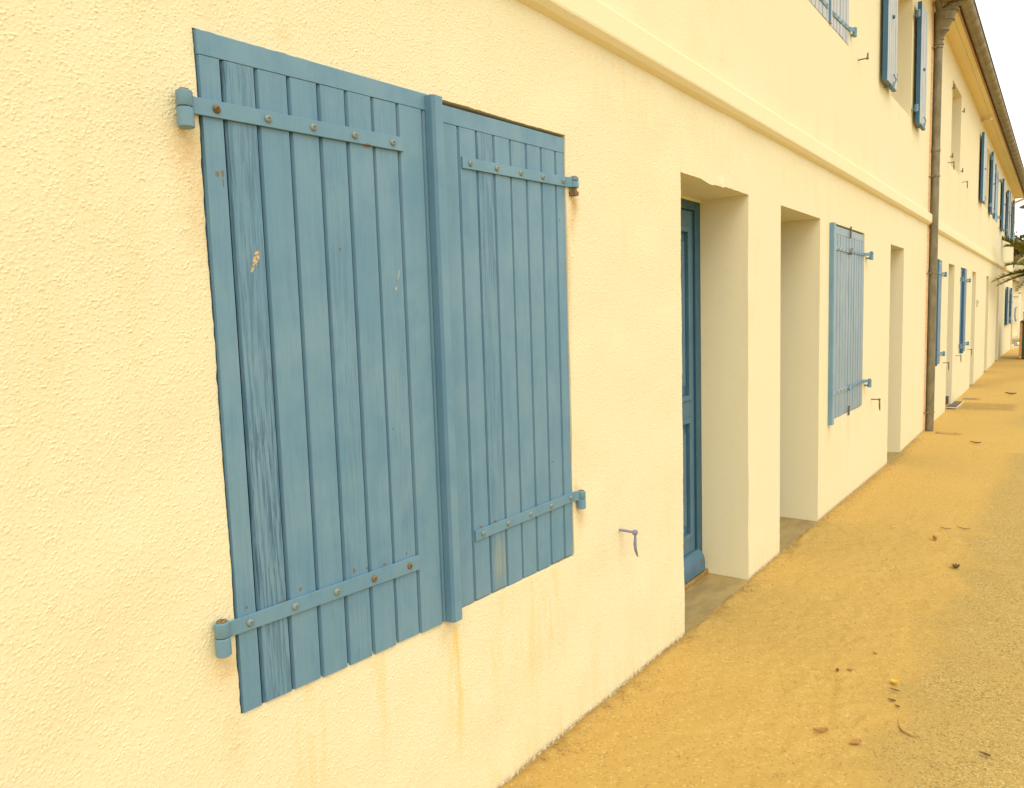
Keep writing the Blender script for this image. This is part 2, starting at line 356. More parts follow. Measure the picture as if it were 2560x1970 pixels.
TOP_D = 2.116
S1 = (.8465, 2.191, .650, 2.109, .075)
D1 = (3.123, 3.984, -.30, TOP_D, .31)
D2 = (4.537, 5.398, -.30, 2.120, .36)
S2o = (5.690, 6.752, .684, 2.122, .06)
D3 = (7.865, 8.562, -.30, 2.106, .36)
W1o = (5.04, 6.135, 3.448, 4.70, .06)
W2o = (7.752, 8.782, 3.425, 4.62, .27)
OP1 = [S1, D1, D2, S2o, D3, W1o, W2o]
OP1[0] = (S1[0], S1[1], S1[2], 2.108, S1[4])
XE = 10.06
house1 = empty('terrace_house', (5.0, YW, 0)); tag(house1, 'near cream roughcast house with the big pair of weathered blue shutters', 'house', 'terrace houses along the pavement')
ed = sorted({e for o in OP1 for e in o[:2]}); ez = sorted({e for o in OP1 for e in o[2:4]})
xs1 = graded(ed, [(-5, .2, .4), (.2, .38, .03), (.38, 2.2, .003), (2.2, 4.3, .007), (4.3, XE, .09)])
zs1 = graded(ez, [(-.3, 0, .1), (0, 2.5, .0032), (2.5, 3.2, .01), (3.2, 5.4, .1)])
facade('wall', house1, M['wall'], xs1, zs1, OP1, dense=True)

D4 = (11.995, 12.640, -.20, 2.090, .36); S4o = (13.385, 14.225, .775, 2.098, .05); S3o = (10.42, 11.345, .75, 2.108, .05)
D5 = (15.04, 15.66, -.1, 2.09, .36); D6 = (17.64, 18.22, -.1, 2.10, .36); D7 = (20.31, 20.90, -.1, 2.09, .36)
W3o = (11.93, 12.94, 3.43, 4.56, .24); W4o = (16.35, 17.38, 3.38, 4.50, .24); W5o = (18.50, 19.80, 3.33, 4.42, .05)
W6o = (21.05, 21.95, 3.25, 4.36, .24); W7o = (23.02, 23.95, 3.2, 4.30, .24); W8o = (23.42, 24.22, 1.03, 1.99, .2)
OP2 = [D4, S4o, S3o, D5, D6, D7, W3o, W4o, W5o, W6o, W7o, W8o]
XL = 25.55
house2 = empty('terrace_house', (17.8, YW, 0)); tag(house2, 'far cream house beyond the zinc downpipe, its eaves and gutter running to the street corner', 'house', 'terrace houses along the pavement')
ed = sorted({e for o in OP2 for e in o[:2]}); ez = sorted({e for o in OP2 for e in o[2:4]})
facade('wall', house2, M['wall_far'], graded(ed, [(XE, XL, .12)]), graded(ez, [(-.3, 5.3, .06)]), OP2)
# solid backs, so that the houses are closed boxes
for h, x0, x1 in ((house1, -5.0, XE-.03), (house2, XE, XL)):
    mb = MB(); mb.box(x0, x0+.25, YW+.32, 8.6, -.3, 4.5); mb.box(x1-.25, x1, YW+.001 if h is house2 else YW+.32, 8.6, -.3, 4.45)
    mb.box(x0+.25, x1-.25, 8.35, 8.6, -.3, 4.5)
    mb.add([(x1-.12, YW+.05, 4.45), (x1-.12, 8.6, 4.45), (x1-.12, 5.0, 6.3)], [(0, 1, 2)])
    mb.build('rear_walls', M['wall_far'], h)

# string course with a sloped drip below and a weathered top
def course(h, x0, x1, dz0=0., dz1=0.):
    mb = MB(); n = int((x1-x0)/.25)+2; xs = np.linspace(x0, x1, n)
    prof = [(YW+.02, 2.462), (YW-.002, 2.466), (1.374, 2.475), (1.357, 2.492), (1.355, 2.500), (1.355, 2.582), (1.360, 2.590), (YW+.004, 2.622), (YW+.02, 2.622)]
    rings = []
    for x in xs:
        d = dz0+(dz1-dz0)*(x-x0)/(x1-x0); w = .0016*math.sin(x*7.1)+.0012*math.sin(x*17.3+1)
        rings.append([(x, y+(w if y < 1.38 else 0), z+d+w*.6) for y, z in prof])
    mb.rings(rings, True, False); return mb.build('string_course', M['course'], h, bevel=.0015)
course(house1, -5.0, XE+.045)
course(house2, XE+.06, XL+.05, -.03, -.095)

# ------------------------------------------------------------------ shutter leaves
screw_proto = {}
def screw(parent, p, rusty=False, r=.0078):
    k = (rusty, round(r, 4))
    if k in screw_proto:
        return dup(screw_proto[k], p, parent)
    mb = MB(); prof = [(r*1.12, 0), (r*1.1, .0012), (r*.98, .0030), (r*.72, .0046), (r*.42, .0052), (r*.38, .0030), (r*.02, .0028)]
    mb.lathe((0,0,0), prof, 16, 'y'); o = mb.build('screw', M['rust'] if rusty else M['screw'], parent, at=p, local=True)
    screw_proto[k] = o; return o
def fillwear(mb, n0, w, arr):
    arr += [w]*(len(mb.v)-n0)
def leaf(house, xs, yf, zt, zb, th=.028, rail=None, mat_=None, wears=None, straps=(), cover=None, side=1, screws=5, metal=None, hasback=True, name='shutter', cham=.0052, label=None, groove=None):
    """xs: board joints from left to right; zt/zb/rail: functions of x. One part per leaf, its fittings one level below."""
    mat_ = mat_ or M['blue']; metal = metal or M['blue_metal']
    mb = MB(); wr = []
    g = .0017
    for i in range(len(xs)-1):
        a, b = xs[i]+(g if i else 0), xs[i+1]-(g if i < len(xs)-2 else 0); n0 = len(mb.v)
        ca = cham if i else .002; cb = cham*.55 if i < len(xs)-2 else .002
        dz = random.uniform(-.0025, .0025); off = random.uniform(-.0008, .0008)
        top = (rail or zt)
        zz = np.linspace(0, 1, 14); rings = []
        for t in zz:
            pr = [(a, yf+th), (a, yf+.0065+off), (a+ca, yf+off), (b-cb, yf+off), (b, yf+.0055+off), (b, yf+th)]
            rings.append([(x, y, zb(x)+dz+(top(x)-zb(x)-dz)*t) for x, y in pr])
        mb.rings(rings, True, False); fillwear(mb, n0, (wears[i] if wears else random.choice([0, .1, .25, .05])), wr)
    o = mb.build(name, mat_, house, attr=None); o.data.materials.append(groove or M['groove']); o.data.materials.append(M['joint'])
    for pg in o.data.polygons:
        if abs(pg.normal.x) > .3: pg.material_index = 1
        if abs(pg.normal.x) > .97 and xs[0]+.01 < pg.center.x+WLOC[house.name].x: pg.material_index = 2
    me = o.data; arr = np.zeros(len(me.vertices)); co = np.zeros(len(me.vertices)*3); me.vertices.foreach_get('co', co); co = co.reshape(-1, 3)+np.array(WLOC[house.name])
    # the wear belongs to the board the vertex is on
    for i in range(len(xs)-1):
        m_ = (co[:, 0] > xs[i]-1e-4) & (co[:, 0] < xs[i+1]+1e-4); arr[m_] = (wears[i] if wears else .12)
    a_ = me.attributes.new('wear', 'FLOAT', 'POINT'); a_.data.foreach_set('value', arr.astype(np.float32))
    if label: o['label'] = label
    if rail:
        n0 = 0; mr = MB(); rings = []
        for x in np.linspace(xs[0], xs[-1], 9): rings.append([(x, yf+th, rail(x)+.0010), (x, yf-.0010, rail(x)+.0010), (x, yf-.0010, zt(x)), (x, yf+th, zt(x))])
        mr.rings(rings, True, False); mr.build('top_rail', mat_, o, bevel=.0012)
        WLOC[o.name] = WLOC[house.name].copy()
    for (z0, z1, xa, xb, kx, ky, kz0, kz1, rus) in straps:
        # strap from the knuckle (kx) across the boards to xb; z0..z1 bottom/top at xa and slope
        (za0, za1), (zb0, zb1) = z0, z1
        ms = MB(); t = .0055; y0 = yf-.0012-t
        ring = lambda x, lo, hi, y: [(x, y+t, lo), (x, y, lo), (x, y, hi), (x, y+t, hi)]
        n = 10; rr = [ring(xa+(xb-xa)*k/n, za0+(zb0-za0)*k/n, za1+(zb1-za1)*k/n, y0+.0004*math.sin(k*2.1)) for k in range(n+1)]
        if abs(ky-(y0+t)) > .03:      # cranked strap swinging out to a knuckle proud of the wall
            sx = 1 if kx > xa else -1
            rr = [ring(kx-sx*.006, za0, za1, ky-.004), ring(xa+sx*.012, za0, za1, y0-.002)]+rr
        else:
            sx = 1 if kx > xa else -1; rr = [ring(kx, za0, za1, ky-.0145)]+[ring(xa+sx*.004, za0, za1, y0)]+rr
        ms.rings(rr, True, False); st = ms.build('strap_hinge', metal, o, bevel=.0010)
        mk = MB(); kr = .0155; mid = (kz0+kz1)/2+.004
        mk.lathe((kx, ky, 0), [(kr*.9, mid+.001), (kr, mid+.003), (kr, kz1-.0015), (kr*.86, kz1)], 20)
        mk.lathe((kx, ky, 0), [(kr*.86, kz0), (kr*1.02, kz0+.002), (kr*1.02, mid-.0025), (kr*.9, mid-.001)], 20)
        mk.tube([(kx, ky, kz0+.016), (kx, YW+.03, kz0+.016)], .008, 10)
        mk.lathe((kx, ky, 0), [(.006, mid-.004), (.006, mid+.004)], 12)
        mk.build('hinge_knuckle', metal, o)
        mp = MB(); mp.lathe((kx, ky, 0), [(.009, kz1-.003), (.0105, kz1+.0012), (.009, kz1+.0035), (.003, kz1+.0045)], 14)
        mp.build('hinge_pin', M['rust'], o)
        if screws:
            for k in range(screws):
                u = (k+.35)/screws if isinstance(rus, int) else rus[k][0]
                isr = (k == rus) if isinstance(rus, int) else rus[k][1]
                x = xa+(xb-xa)*u; z = (za0+za1)/2+((zb0+zb1)/2-(za0+za1)/2)*u
                screw(o, (x, y0-.0004, z), isr, .0078 if screws == 5 else .007)
    if cover:
        xa, xb, d, za, zb_ = cover
        mc = MB(); pr = [(xa, yf-.001), (xa+.003, yf-d+.006), (xa+.011, yf-d), (xb-.009, yf-d), (xb-.002, yf-d+.007), (xb, yf-.001)]
        rings = [[(x, y, z) for x, y in pr] for z in np.linspace(za, zb_, 10)]
        mc.rings(rings, True, False); cv = mc.build('cover_strip', mat_, o, bevel=.0012); cv.data.materials.append(groove or M['groove'])
        for pg in cv.data.polygons:
            if pg.normal.x < -.3: pg.material_index = 1
    return o
def lin(x0, z0, x1, z1): return lambda x: z0+(z1-z0)*(x-x0)/(x1-x0)

# the large near pair
ztL = lin(.85, 2.074, 1.504, 2.092); rbL = lin(.85, 2.0255, 1.486, 2.0475); zbL = lin(.85, .664, 1.50, .640)
jl = [.850, .9005, .979, 1.061, 1.1425, 1.2235, 1.3065, 1.393, 1.485, 1.5065]
left_leaf = leaf(house1, jl, 1.3945, ztL, zbL, rail=rbL, wears=[.1, 1.0, .12, .10, .22, .12, .15, .05, .03],
     straps=[((1.907, 1.940), (1.926, 1.961), .836, 1.404, .8075, 1.381, 1.874, 1.944, [(.076, 1), (.287, 0), (.497, 0), (.713, 0), (.933, 0)]),
             ((.842, .875), (.823, .863), .836, 1.394, .8075, 1.381, .812, .884, [(.073, 0), (.281, 0), (.495, 0), (.710, 1), (.935, 1)])],
     cover=(1.496, 1.545, .028, .640, 2.086), label='left leaf with a bare scuffed board and a rusty top screw')
ztR = lin(1.545, 2.081, 2.184, 2.098); rbR = lin(1.58, 2.0335, 2.184, 2.0465); zbR = lin(1.575, .652, 2.188, .649)
jr = [1.5085, 1.637, 1.7175, 1.7985, 1.8815, 1.9655, 2.0485, 2.132, 2.186]
right_leaf = leaf(house1, jr, 1.4035, ztR, zbR, rail=rbR, wears=[.02, .05, .5, .05, .12, .05, .12, .05, .04],
     straps=[((1.936, 1.969), (1.921, 1.953), 2.190, 1.647, 2.222, 1.386, 1.934, 1.970, [(.035, 0), (.262, 0), (.486, 0), (.712, 0), (.938, 0)]),
             ((.840, .873), (.834, .866), 2.190, 1.645, 2.222, 1.386, .808, .871, [(.038, 0), (.266, 0), (.486, 0), (.708, 0), (.938, 0)])],
     label='right leaf, cleaner, with a vertical rust run at its foot')
# the upper right pintle stands bare and rusty below its knuckle
mb = MB(); mb.tube([(2.222, 1.386, 1.932), (2.222, 1.386, 1.910)], [.009, .010], 10); mb.box(2.208, 2.234, 1.376, 1.43, 1.908, 1.922)
mb.build('hinge_pin', M['rust'], right_leaf)
# narrower pairs further on
def const(z): return lambda x: z
def joints(a, b, n): return [a+(b-a)*k/n for k in range(n+1)]
s2a, s2m, s2b = 5.696, 6.238, 6.745
rs = [(.06, 0), (.28, 0), (.5, 0), (.72, 0), (.94, 0)]
zt2 = lin(5.7, 2.108, 6.745, 2.106); rb2 = lin(5.7, 2.050, 6.745, 2.050); zb2 = lin(5.7, .678, 6.745, .694)
leaf(house1, joints(s2a, s2m, 6), 1.4025, zt2, zb2, rail=rb2, mat_=M['blue_far'], cover=(5.640, 5.706, .034, .664, 2.113),
     straps=[((1.933, 1.958), (1.935, 1.960), 6.236, 5.755, 6.236, 1.396, 1.93, 1.96, rs), ((.868, .902), (.868, .900), 6.236, 5.755, 6.236, 1.396, .866, .90, rs)], metal=M['blue_far'], groove=M['blue_metal'])
leaf(house1, joints(s2m+.002, s2b, 6), 1.4025, zt2, zb2, rail=rb2, mat_=M['blue_far'],
     straps=[((1.938, 1.964), (1.936, 1.960), 6.75, 6.25, 6.815, 1.358, 1.905, 1.972, rs), ((.880, .906), (.874, .900), 6.75, 6.25, 6.815, 1.358, .838, .908, rs)], metal=M['blue_metal'])
mb = MB(); mb.tube([(6.238, 1.392, 2.045), (6.238, 1.390, 2.135)], .006, 8); mb.build('bolt_rod', M['iron'], house1); mb = MB(); mb.tube([(6.224, 1.388, 1.925), (6.255, 1.385, 1.965)], .010, 8); mb.box(6.222, 6.256, 1.386, 1.401, 1.928, 1.944)
mb.build('latch', M['iron'], house1)
mb = MB(); mb.tube([(6.242, 1.392, .665), (6.242, 1.388, .742)], .007, 8); mb.build('bolt_rod', M['iron'], house1)
mb = MB(); mb.tube([(6.222, 1.386, .870), (6.262, 1.384, .905)], .010, 8); mb.box(6.222, 6.258, 1.386, 1.401, .878, .894); mb.build('latch', M['blue_metal'], house1)
# first floor of the near house: a closed pair, then a window with both leaves folded back
z1t, z1b = const(4.66), const(3.452); r1 = const(4.60)
leaf(house1, joints(5.045, 5.585, 6), 1.398, z1t, z1b, rail=r1, mat_=M['glare_pale'],
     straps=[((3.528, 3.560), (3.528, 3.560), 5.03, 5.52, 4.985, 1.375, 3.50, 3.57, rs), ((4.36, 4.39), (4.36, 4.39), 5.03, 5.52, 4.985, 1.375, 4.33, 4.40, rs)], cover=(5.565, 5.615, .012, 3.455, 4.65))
leaf(house1, joints(5.60, 6.128, 6), 1.398, z1t, z1b, rail=r1, mat_=M['glare_pale'],
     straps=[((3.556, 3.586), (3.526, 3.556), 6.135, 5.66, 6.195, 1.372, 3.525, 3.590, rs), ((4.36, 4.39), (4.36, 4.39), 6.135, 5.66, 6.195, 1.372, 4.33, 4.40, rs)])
def disc(parent, x, y, z, r=.022):
    mb = MB(); mb.lathe((x, y, z), [(r*.6, -.004), (r, 0), (r*.9, .010), (r*.4, .014)], 14, 'y'); mb.tube([(x, y, z), (x, YW+.03, z)], .006, 8)
    return mb.build('hinge_knuckle', M['blue_metal'], parent)
def openleaf(house, x0, x1, zb, zt, y=1.336, hinge='r', th=.034, n=5, deep=True):
    o = leaf(house, joints(x0, x1, n), y, const(zt), const(zb), th=th, rail=None, mat_=M['glare_pale'])
    mb = MB(); mb.box(x0-.003, x0, y-.001, y+th+.001, zb-.004, zt+.003)       # deep blue edge of the leaf and its underside
    mb.box(x0-.003, x1, y+.004, y+th, zb-.009, zb-.0045); mb.box(x0, x0+.006, y-.004, y-.0012, zb, zt)
    e = mb.build('leaf_edge', M['blue_deep' if not deep else 'blue_edge'], o)
    hx = x1 if hinge == 'r' else x0; sx = 1 if hinge == 'r' else -1
    for z in (zb+.13, zt-.13):
        mk = MB(); mk.box(min(hx, hx+sx*.05), max(hx, hx+sx*.05), y+th*.4, y+th*.4+.005, z-.014, z+.014)
        mk.lathe((hx+sx*.055, y+th*.6, z), [(.016, -.036), (.019, -.033), (.019, .033), (.016, .036)], 14)
        mk.tube([(hx+sx*.055, y+th*.6, z-.012), (hx+sx*.055, YW+.02, z-.012)], .008, 8); mk.build('strap_hinge', M['blue_metal'], o)
    xm = (x0+x1)/2
    mk = MB(); mk.lathe((xm, y-.001, zb+.57), [(.014, 0), (.018, .006), (.015, .014), (.006, .018)], 12, 'y'); mk.build('knob', M['blue_deep'], o)
    mk = MB(); mk.tube([(xm+.05, y-.006, zb+.10), (xm+.08, y-.02, zb+.06), (xm+.07, y-.006, zb+.0)], .005, 7); mk.tube([(xm, YW+.02, zb-.012), (xm, y-.01, zb-.012), (xm, y-.014, zb+.02)], .006, 7)
    mk.build('leaf_stop', M['blue_metal'], o)
    return o
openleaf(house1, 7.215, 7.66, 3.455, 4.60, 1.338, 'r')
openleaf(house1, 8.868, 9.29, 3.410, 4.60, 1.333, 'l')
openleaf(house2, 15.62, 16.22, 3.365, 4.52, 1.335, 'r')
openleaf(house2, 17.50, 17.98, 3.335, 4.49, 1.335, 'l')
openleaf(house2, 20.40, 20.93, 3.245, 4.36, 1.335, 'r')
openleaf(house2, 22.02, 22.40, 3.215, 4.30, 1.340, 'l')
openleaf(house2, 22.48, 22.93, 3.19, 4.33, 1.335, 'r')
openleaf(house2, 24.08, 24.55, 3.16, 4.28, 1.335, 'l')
def closedpair(house, x0, x1, zb, zt, strip, zk=(.13, .15), y=1.402, sw=.05, mt=None, mh=None):
    xm = (x0+x1)/2; mt = mt or M['blue_far']
    za, zc = zb+zk[0], zt-zk[1]
    leaf(house, joints(x0, xm, 5), y, const(zt), const(zb), rail=const(zt-.055), mat_=mt, straps=[((za-.012, za+.014),)*2+(x0-.002, xm-.05, x0-.055, 1.365, za-.05, za+.018, rs), ((zc-.012, zc+.014),)*2+(x0-.002, xm-.05, x0-.055, 1.365, zc-.05, zc+.018, rs)], screws=0)
    leaf(house, joints(xm+.002, x1, 5), y, const(zt), const(zb), rail=const(zt-.055), mat_=mt, straps=[((za-.012, za+.014),)*2+(x1+.002, xm+.05, x1+.06, 1.362, za-.045, za+.018, rs), ((zc-.012, zc+.014),)*2+(x1+.002, xm+.05, x1+.06, 1.362, zc-.045, zc+.018, rs)], screws=0)
    mb = MB(); mb.box(strip, strip+sw, y-.034, y-.001, zb-.012, zt+.012); mb.build('cover_strip', M['blue_edge'], house, bevel=.003)
M['blue_mid'] = paint('mid_blue_paint', (.100,.195,.330), (.150,.240,.340), (.070,.155,.300), .45)
closedpair(house2, 10.425, 11.335, .765, 2.095, 10.80, mt=M['blue_mid'])
closedpair(house2, 13.395, 14.215, .782, 2.090, 13.60, sw=.06, mt=M['blue_mid'])
closedpair(house2, 18.50, 19.79, 3.335, 4.41, 18.62, y=1.396, sw=.06)

# ------------------------------------------------------------------ window frames in the open recesses, doors in the doorways
def window(house, o):
    a, b, c, d, dep = o; y = YW+dep-.06; mb = MB(); w = .055
    mb.box(a, a+w, y, y+.05, c, d); mb.box(b-w, b, y, y+.05, c, d); mb.box(a+w, b-w, y, y+.05, c, c+w); mb.box(a+w, b-w, y, y+.05, d-w, d)
    m = (a+b)/2; mb.box(m-.035, m+.035, y-.004, y+.046, c+w, d-w); mb.box(a+w, m-.035, y+.01, y+.04, (c+d)/2-.015, (c+d)/2+.015); mb.box(m+.035, b-w, y+.01, y+.04, (c+d)/2-.015, (c+d)/2+.015)
    f = mb.build('window', M['whiteplastic'], house, bevel=.003)
    MB().box(a+w-.01, b-w+.01, y+.022, y+.028, c+w-.01, d-w+.01).build('pane', M['glass'], f)
    MB().box(a, b, y+.052, y+.07, c, d).build('blind', M['cream'], f)
    return f
for o in (W2o, W3o, W4o, W6o, W7o, W8o): window(house1 if o is W2o else house2, o)
mb = MB(); mb.box(22.90, 24.85, 1.37, YW-.001, .985, 1.028); mb.build('sill', M['white'], house2, bevel=.004)
def far_leaf(house, x0, x1, zb, zt):
    return leaf(house, joints(x0, x1, 4), 1.352, const(zt), const(zb), rail=None, mat_=M['blue_mid'])
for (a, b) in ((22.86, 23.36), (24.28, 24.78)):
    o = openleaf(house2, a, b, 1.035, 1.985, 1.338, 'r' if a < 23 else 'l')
def door(house, o, zt, detail=False):
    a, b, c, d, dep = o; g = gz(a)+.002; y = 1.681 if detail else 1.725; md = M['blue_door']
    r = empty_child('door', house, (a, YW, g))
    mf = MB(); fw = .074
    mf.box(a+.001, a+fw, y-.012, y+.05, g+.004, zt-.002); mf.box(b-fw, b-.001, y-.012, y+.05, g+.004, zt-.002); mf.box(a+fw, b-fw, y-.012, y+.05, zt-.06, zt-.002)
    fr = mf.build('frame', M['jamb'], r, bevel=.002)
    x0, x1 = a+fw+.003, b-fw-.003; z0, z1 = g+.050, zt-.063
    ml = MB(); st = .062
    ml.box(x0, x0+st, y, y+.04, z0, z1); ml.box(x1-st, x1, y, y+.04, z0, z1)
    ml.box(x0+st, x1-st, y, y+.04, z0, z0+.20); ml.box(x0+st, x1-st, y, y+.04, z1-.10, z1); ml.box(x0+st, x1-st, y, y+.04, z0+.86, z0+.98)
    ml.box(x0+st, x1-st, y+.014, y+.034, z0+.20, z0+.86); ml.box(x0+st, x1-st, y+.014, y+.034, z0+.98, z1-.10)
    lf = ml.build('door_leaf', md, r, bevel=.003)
    mm = MB()
    for zA, zB in ((z0+.20, z0+.86), (z0+.98, z1-.10)):       # raised mouldings round the panels
        for (p, q, s_, t_) in ((x0+st-.012, x0+st+.018, zA-.012, zB+.012), (x1-st-.018, x1-st+.012, zA-.012, zB+.012)): mm.box(p, q, y-.010, y+.015, s_, t_)
        mm.box(x0+st+.018, x1-st-.018, y-.010, y+.015, zA-.012, zA+.018); mm.box(x0+st+.018, x1-st-.018, y-.010, y+.015, zB-.018, zB+.012)
        mm.obox(((x0+x1)/2, y+.008, (zA+zB)/2), (1,0,0), (0,1,0), (0,0,1), (x1-x0)/2-st-.055, .012, (zB-zA)/2-.07)
    mm.build('panel_moulding', md, lf, bevel=.004)
    mw = MB(); pts = []
    for k in range(9):
        t = k/8*math.pi*.5; pts.append((y-.002-.050*math.sin(t), z0+.105-.075*(1-math.cos(t))))
    prof = [(y-.001, z0-.012), (y-.052, z0-.012)]+pts[::-1]
    mw.prism(prof, x0+.002, x1+.022 if detail else x1); mw.build('weather_bar', md, lf, bevel=.003)
    if detail: screw(lf, (x1-.018, y-.048, z0+.052), True, .008)
    mh = MB(); mh.tube([(x0+.045, y-.002, 1.02), (x0+.045, y-.05, 1.02), (x0+.15, y-.055, 1.015)], .009, 10); mh.build('handle', M['iron'], lf)
    MB().box(a+.002, b-.002, y-.050, y+.05, g-.03, g+.028 if detail else g+.02).build('threshold', M['concrete'] if not detail else M['sillwood'], r, bevel=.004)
    MB().box(a-.03, b+.03, y+.052, y+.07, g-.25, zt+.02).build('door_backing', M['dark'], r)
    return r
def empty_child(name, parent, loc):
    o = bpy.data.objects.new(name, None); COL.objects.link(o); o.empty_display_size = .1
    o.parent = parent; o.location = Vector(loc)-WLOC[parent.name]; WLOC[o.name] = Vector(loc); return o
M['sillwood'] = simple('sandy_sill', (.30,.17,.045), (.40,.25,.08), 12, .85, 0, .4, .003, (1,6,1))
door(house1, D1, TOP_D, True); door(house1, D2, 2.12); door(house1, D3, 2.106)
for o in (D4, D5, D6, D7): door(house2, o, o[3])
def slab(house, o, zt=.006):
    a, b = o[0], o[1]; g = gz((a+b)/2)
    MB().box(a+.0015, b-.0015, YW-.004, YW+(.2295 if o is D1 else .2735), g-.12, g+zt).build('doorstep', M['concrete'], house, bevel=.003)
for o in (D1, D2, D3): slab(house1, o)
for o in (D4, D5, D6, D7): slab(house2, o)
# plaster at the head of the near doorway
MB().box(3.124, 3.983, 1.664, 1.708, 2.104, 2.118).build('lintel_trim', M['course'], house1)

# shutter stays: a pin from the wall with a curved drop arm
stay = {}
def staypin(house, x, z, up=False, m='slate_blue'):
    k = (up, m)
    if k in stay:
        return dup(stay[k], (x, YW, z), house)
    mb = MB(); L = -.068
    mb.tube([(0, .02, 0), (0, -.03, .001), (0, L, .0)], [.0052, .0050, .0048], 10)
    mb.lathe((0, L, 0), [(.004, -.009), (.0085, -.007), (.0095, 0), (.0085, .007), (.004, .009)], 14)
    mb.lathe((0, L, 0), [(.008, -.008), (.011, -.006), (.011, .006), (.008, .008)], 14, 'y')
    if up: mb.tube([(0, L, -.004), (.004, L-.001, .03), (.010, L-.001, .045)], [.006, .007, .003], 8)
    if not up: mb.tube([(0, L, -.006), (-.003, L-.002, -.025), (-.006, L-.002, -.045), (-.001, L-.002, -.070), (.010, L-.002, -.092), (.018, L-.002, -.102)], [.0042, .0062, .0072, .0066, .0045, .0015], 10, True, .55)
    o = mb.build('shutter_stay', M[m], house, at=(x, YW, z), local=True); stay[k] = o; return o
staypin(house1, 2.523, .652); staypin(house1, 7.10, .705, m='iron'); staypin(house1, 6.44, 3.425, True, 'iron')
for x, z in ((11.64, .745), (13.03, .765), (14.52, .79), (11.66, 3.42), (13.25, 3.37), (20.0, 3.24)): staypin(house2, x, z, m='iron')
# bare pintles left beside the upper window without shutters
for x, z in ((11.86, 4.43), (13.03, 4.36), (11.86, 3.53), (13.03, 3.50)):
    mb = MB(); mb.tube([(x, YW+.02, z), (x, 1.375, z)], .007, 8); mb.lathe((x, 1.373, z), [(.008, -.02), (.009, -.01), (.008, .02), (.006, .045)], 10)
    mb.build('hinge_pin', M['iron'], house2)
mb = MB(); mb.box(15.80, 15.87, 1.375, YW+.002, 1.50, 1.63); b_ = mb.build('doorbell', M['cream'], house2, bevel=.006)
mb = MB(); mb.lathe((15.835, 1.375, 1.58), [(.02, -.001), (.02, .006), (.012, .008)], 14, 'y'); mb.build('button', M['iron'], b_)

# downpipe with hopper, collars and swan neck
PX, PY = 10.118, 1.343
mb = MB(); mb.tube([(PX, PY, gz(10.1)-.03), (PX+.003, PY, 1.0), (PX, PY, 1.93), (PX, PY, 2.4)]+[(PX+.006, PY, 3.6), (PX+.012, PY, 4.56)], [.046, .0465, .0465, .0455, .0455, .0455], 26)
for z in (1.915, 3.30): mb.lathe((PX+.004, PY, z), [(.0458, 0), (.0488, .004), (.0488, .045), (.0462, .05)], 26)
pipe = mb.build('downpipe', M['zinc'], house2)
def ringc(cx, yb, r, z, n=28): return [Vector((cx+r*math.cos(2*math.pi*k/n), (yb-r)+r*math.sin(2*math.pi*k/n)*1.0, z)) for k in range(n)]
mb = MB(); yb = PY+.046
prof = [(.0475, 4.46), (.0475, 4.50), (.054, 4.507), (.054, 4.520), (.0495, 4.527), (.0495, 4.553), (.055, 4.562), (.055, 4.574), (.052, 4.582), (.062, 4.622), (.072, 4.650), (.079, 4.655), (.079, 4.668), (.076, 4.676), (.088, 4.722), (.096, 4.752), (.106, 4.758), (.106, 4.772), (.102, 4.778), (.108, 4.812), (.112, 4.842), (.126, 4.848), (.129, 4.858), (.126, 4.868), (.116, 4.868), (.104, 4.80), (.085, 4.72)]
mb.rings([ringc(PX+.014, yb+.004, r, z) for r, z in prof], True); mb.build('hopper_head', M['zinc'], pipe)
mb = MB(); mb.tube([(PX+.02, 1.29, 4.80), (PX+.03, 1.27, 4.90), (PX+.07, 1.20, 4.955), (PX+.11, 1.13, 4.985), (PX+.12, 1.115, 5.0)], [.050, .050, .050, .050, .052], 20)
mb.tube([(PX-.02, 1.33, 4.80), (PX-.05, 1.34, 4.95), (PX-.09, 1.36, 5.1)], [.035, .035, .035], 16)
mb.build('swan_neck', M['zinc'], pipe)
for i, z in enumerate((.235, 1.90, 3.02, 4.47)):
    mb = MB(); mb.lathe((PX+.004, PY, z), [(.0470, 0), (.0515, .002), (.0525, .010), (.0515, .018), (.0470, .020)], 26)
    mb.tube([(PX-.045, PY+.01, z+.010), (PX-.068, PY+.012, z+.004), (PX-.068, YW+.02, z+.004)], .006, 8); mb.tube([(PX-.052, PY-.015, z+.012), (PX-.052, PY+.02, z+.012)], .006, 8)
    mb.build('pipe_bracket', M['gutter'], pipe)
MB().box(XE-.004, XE+.014, 1.386, YW+.03, gz(10)+.0, 4.93).build('corner_joint', M['pinkstrip'], house2, bevel=.004)

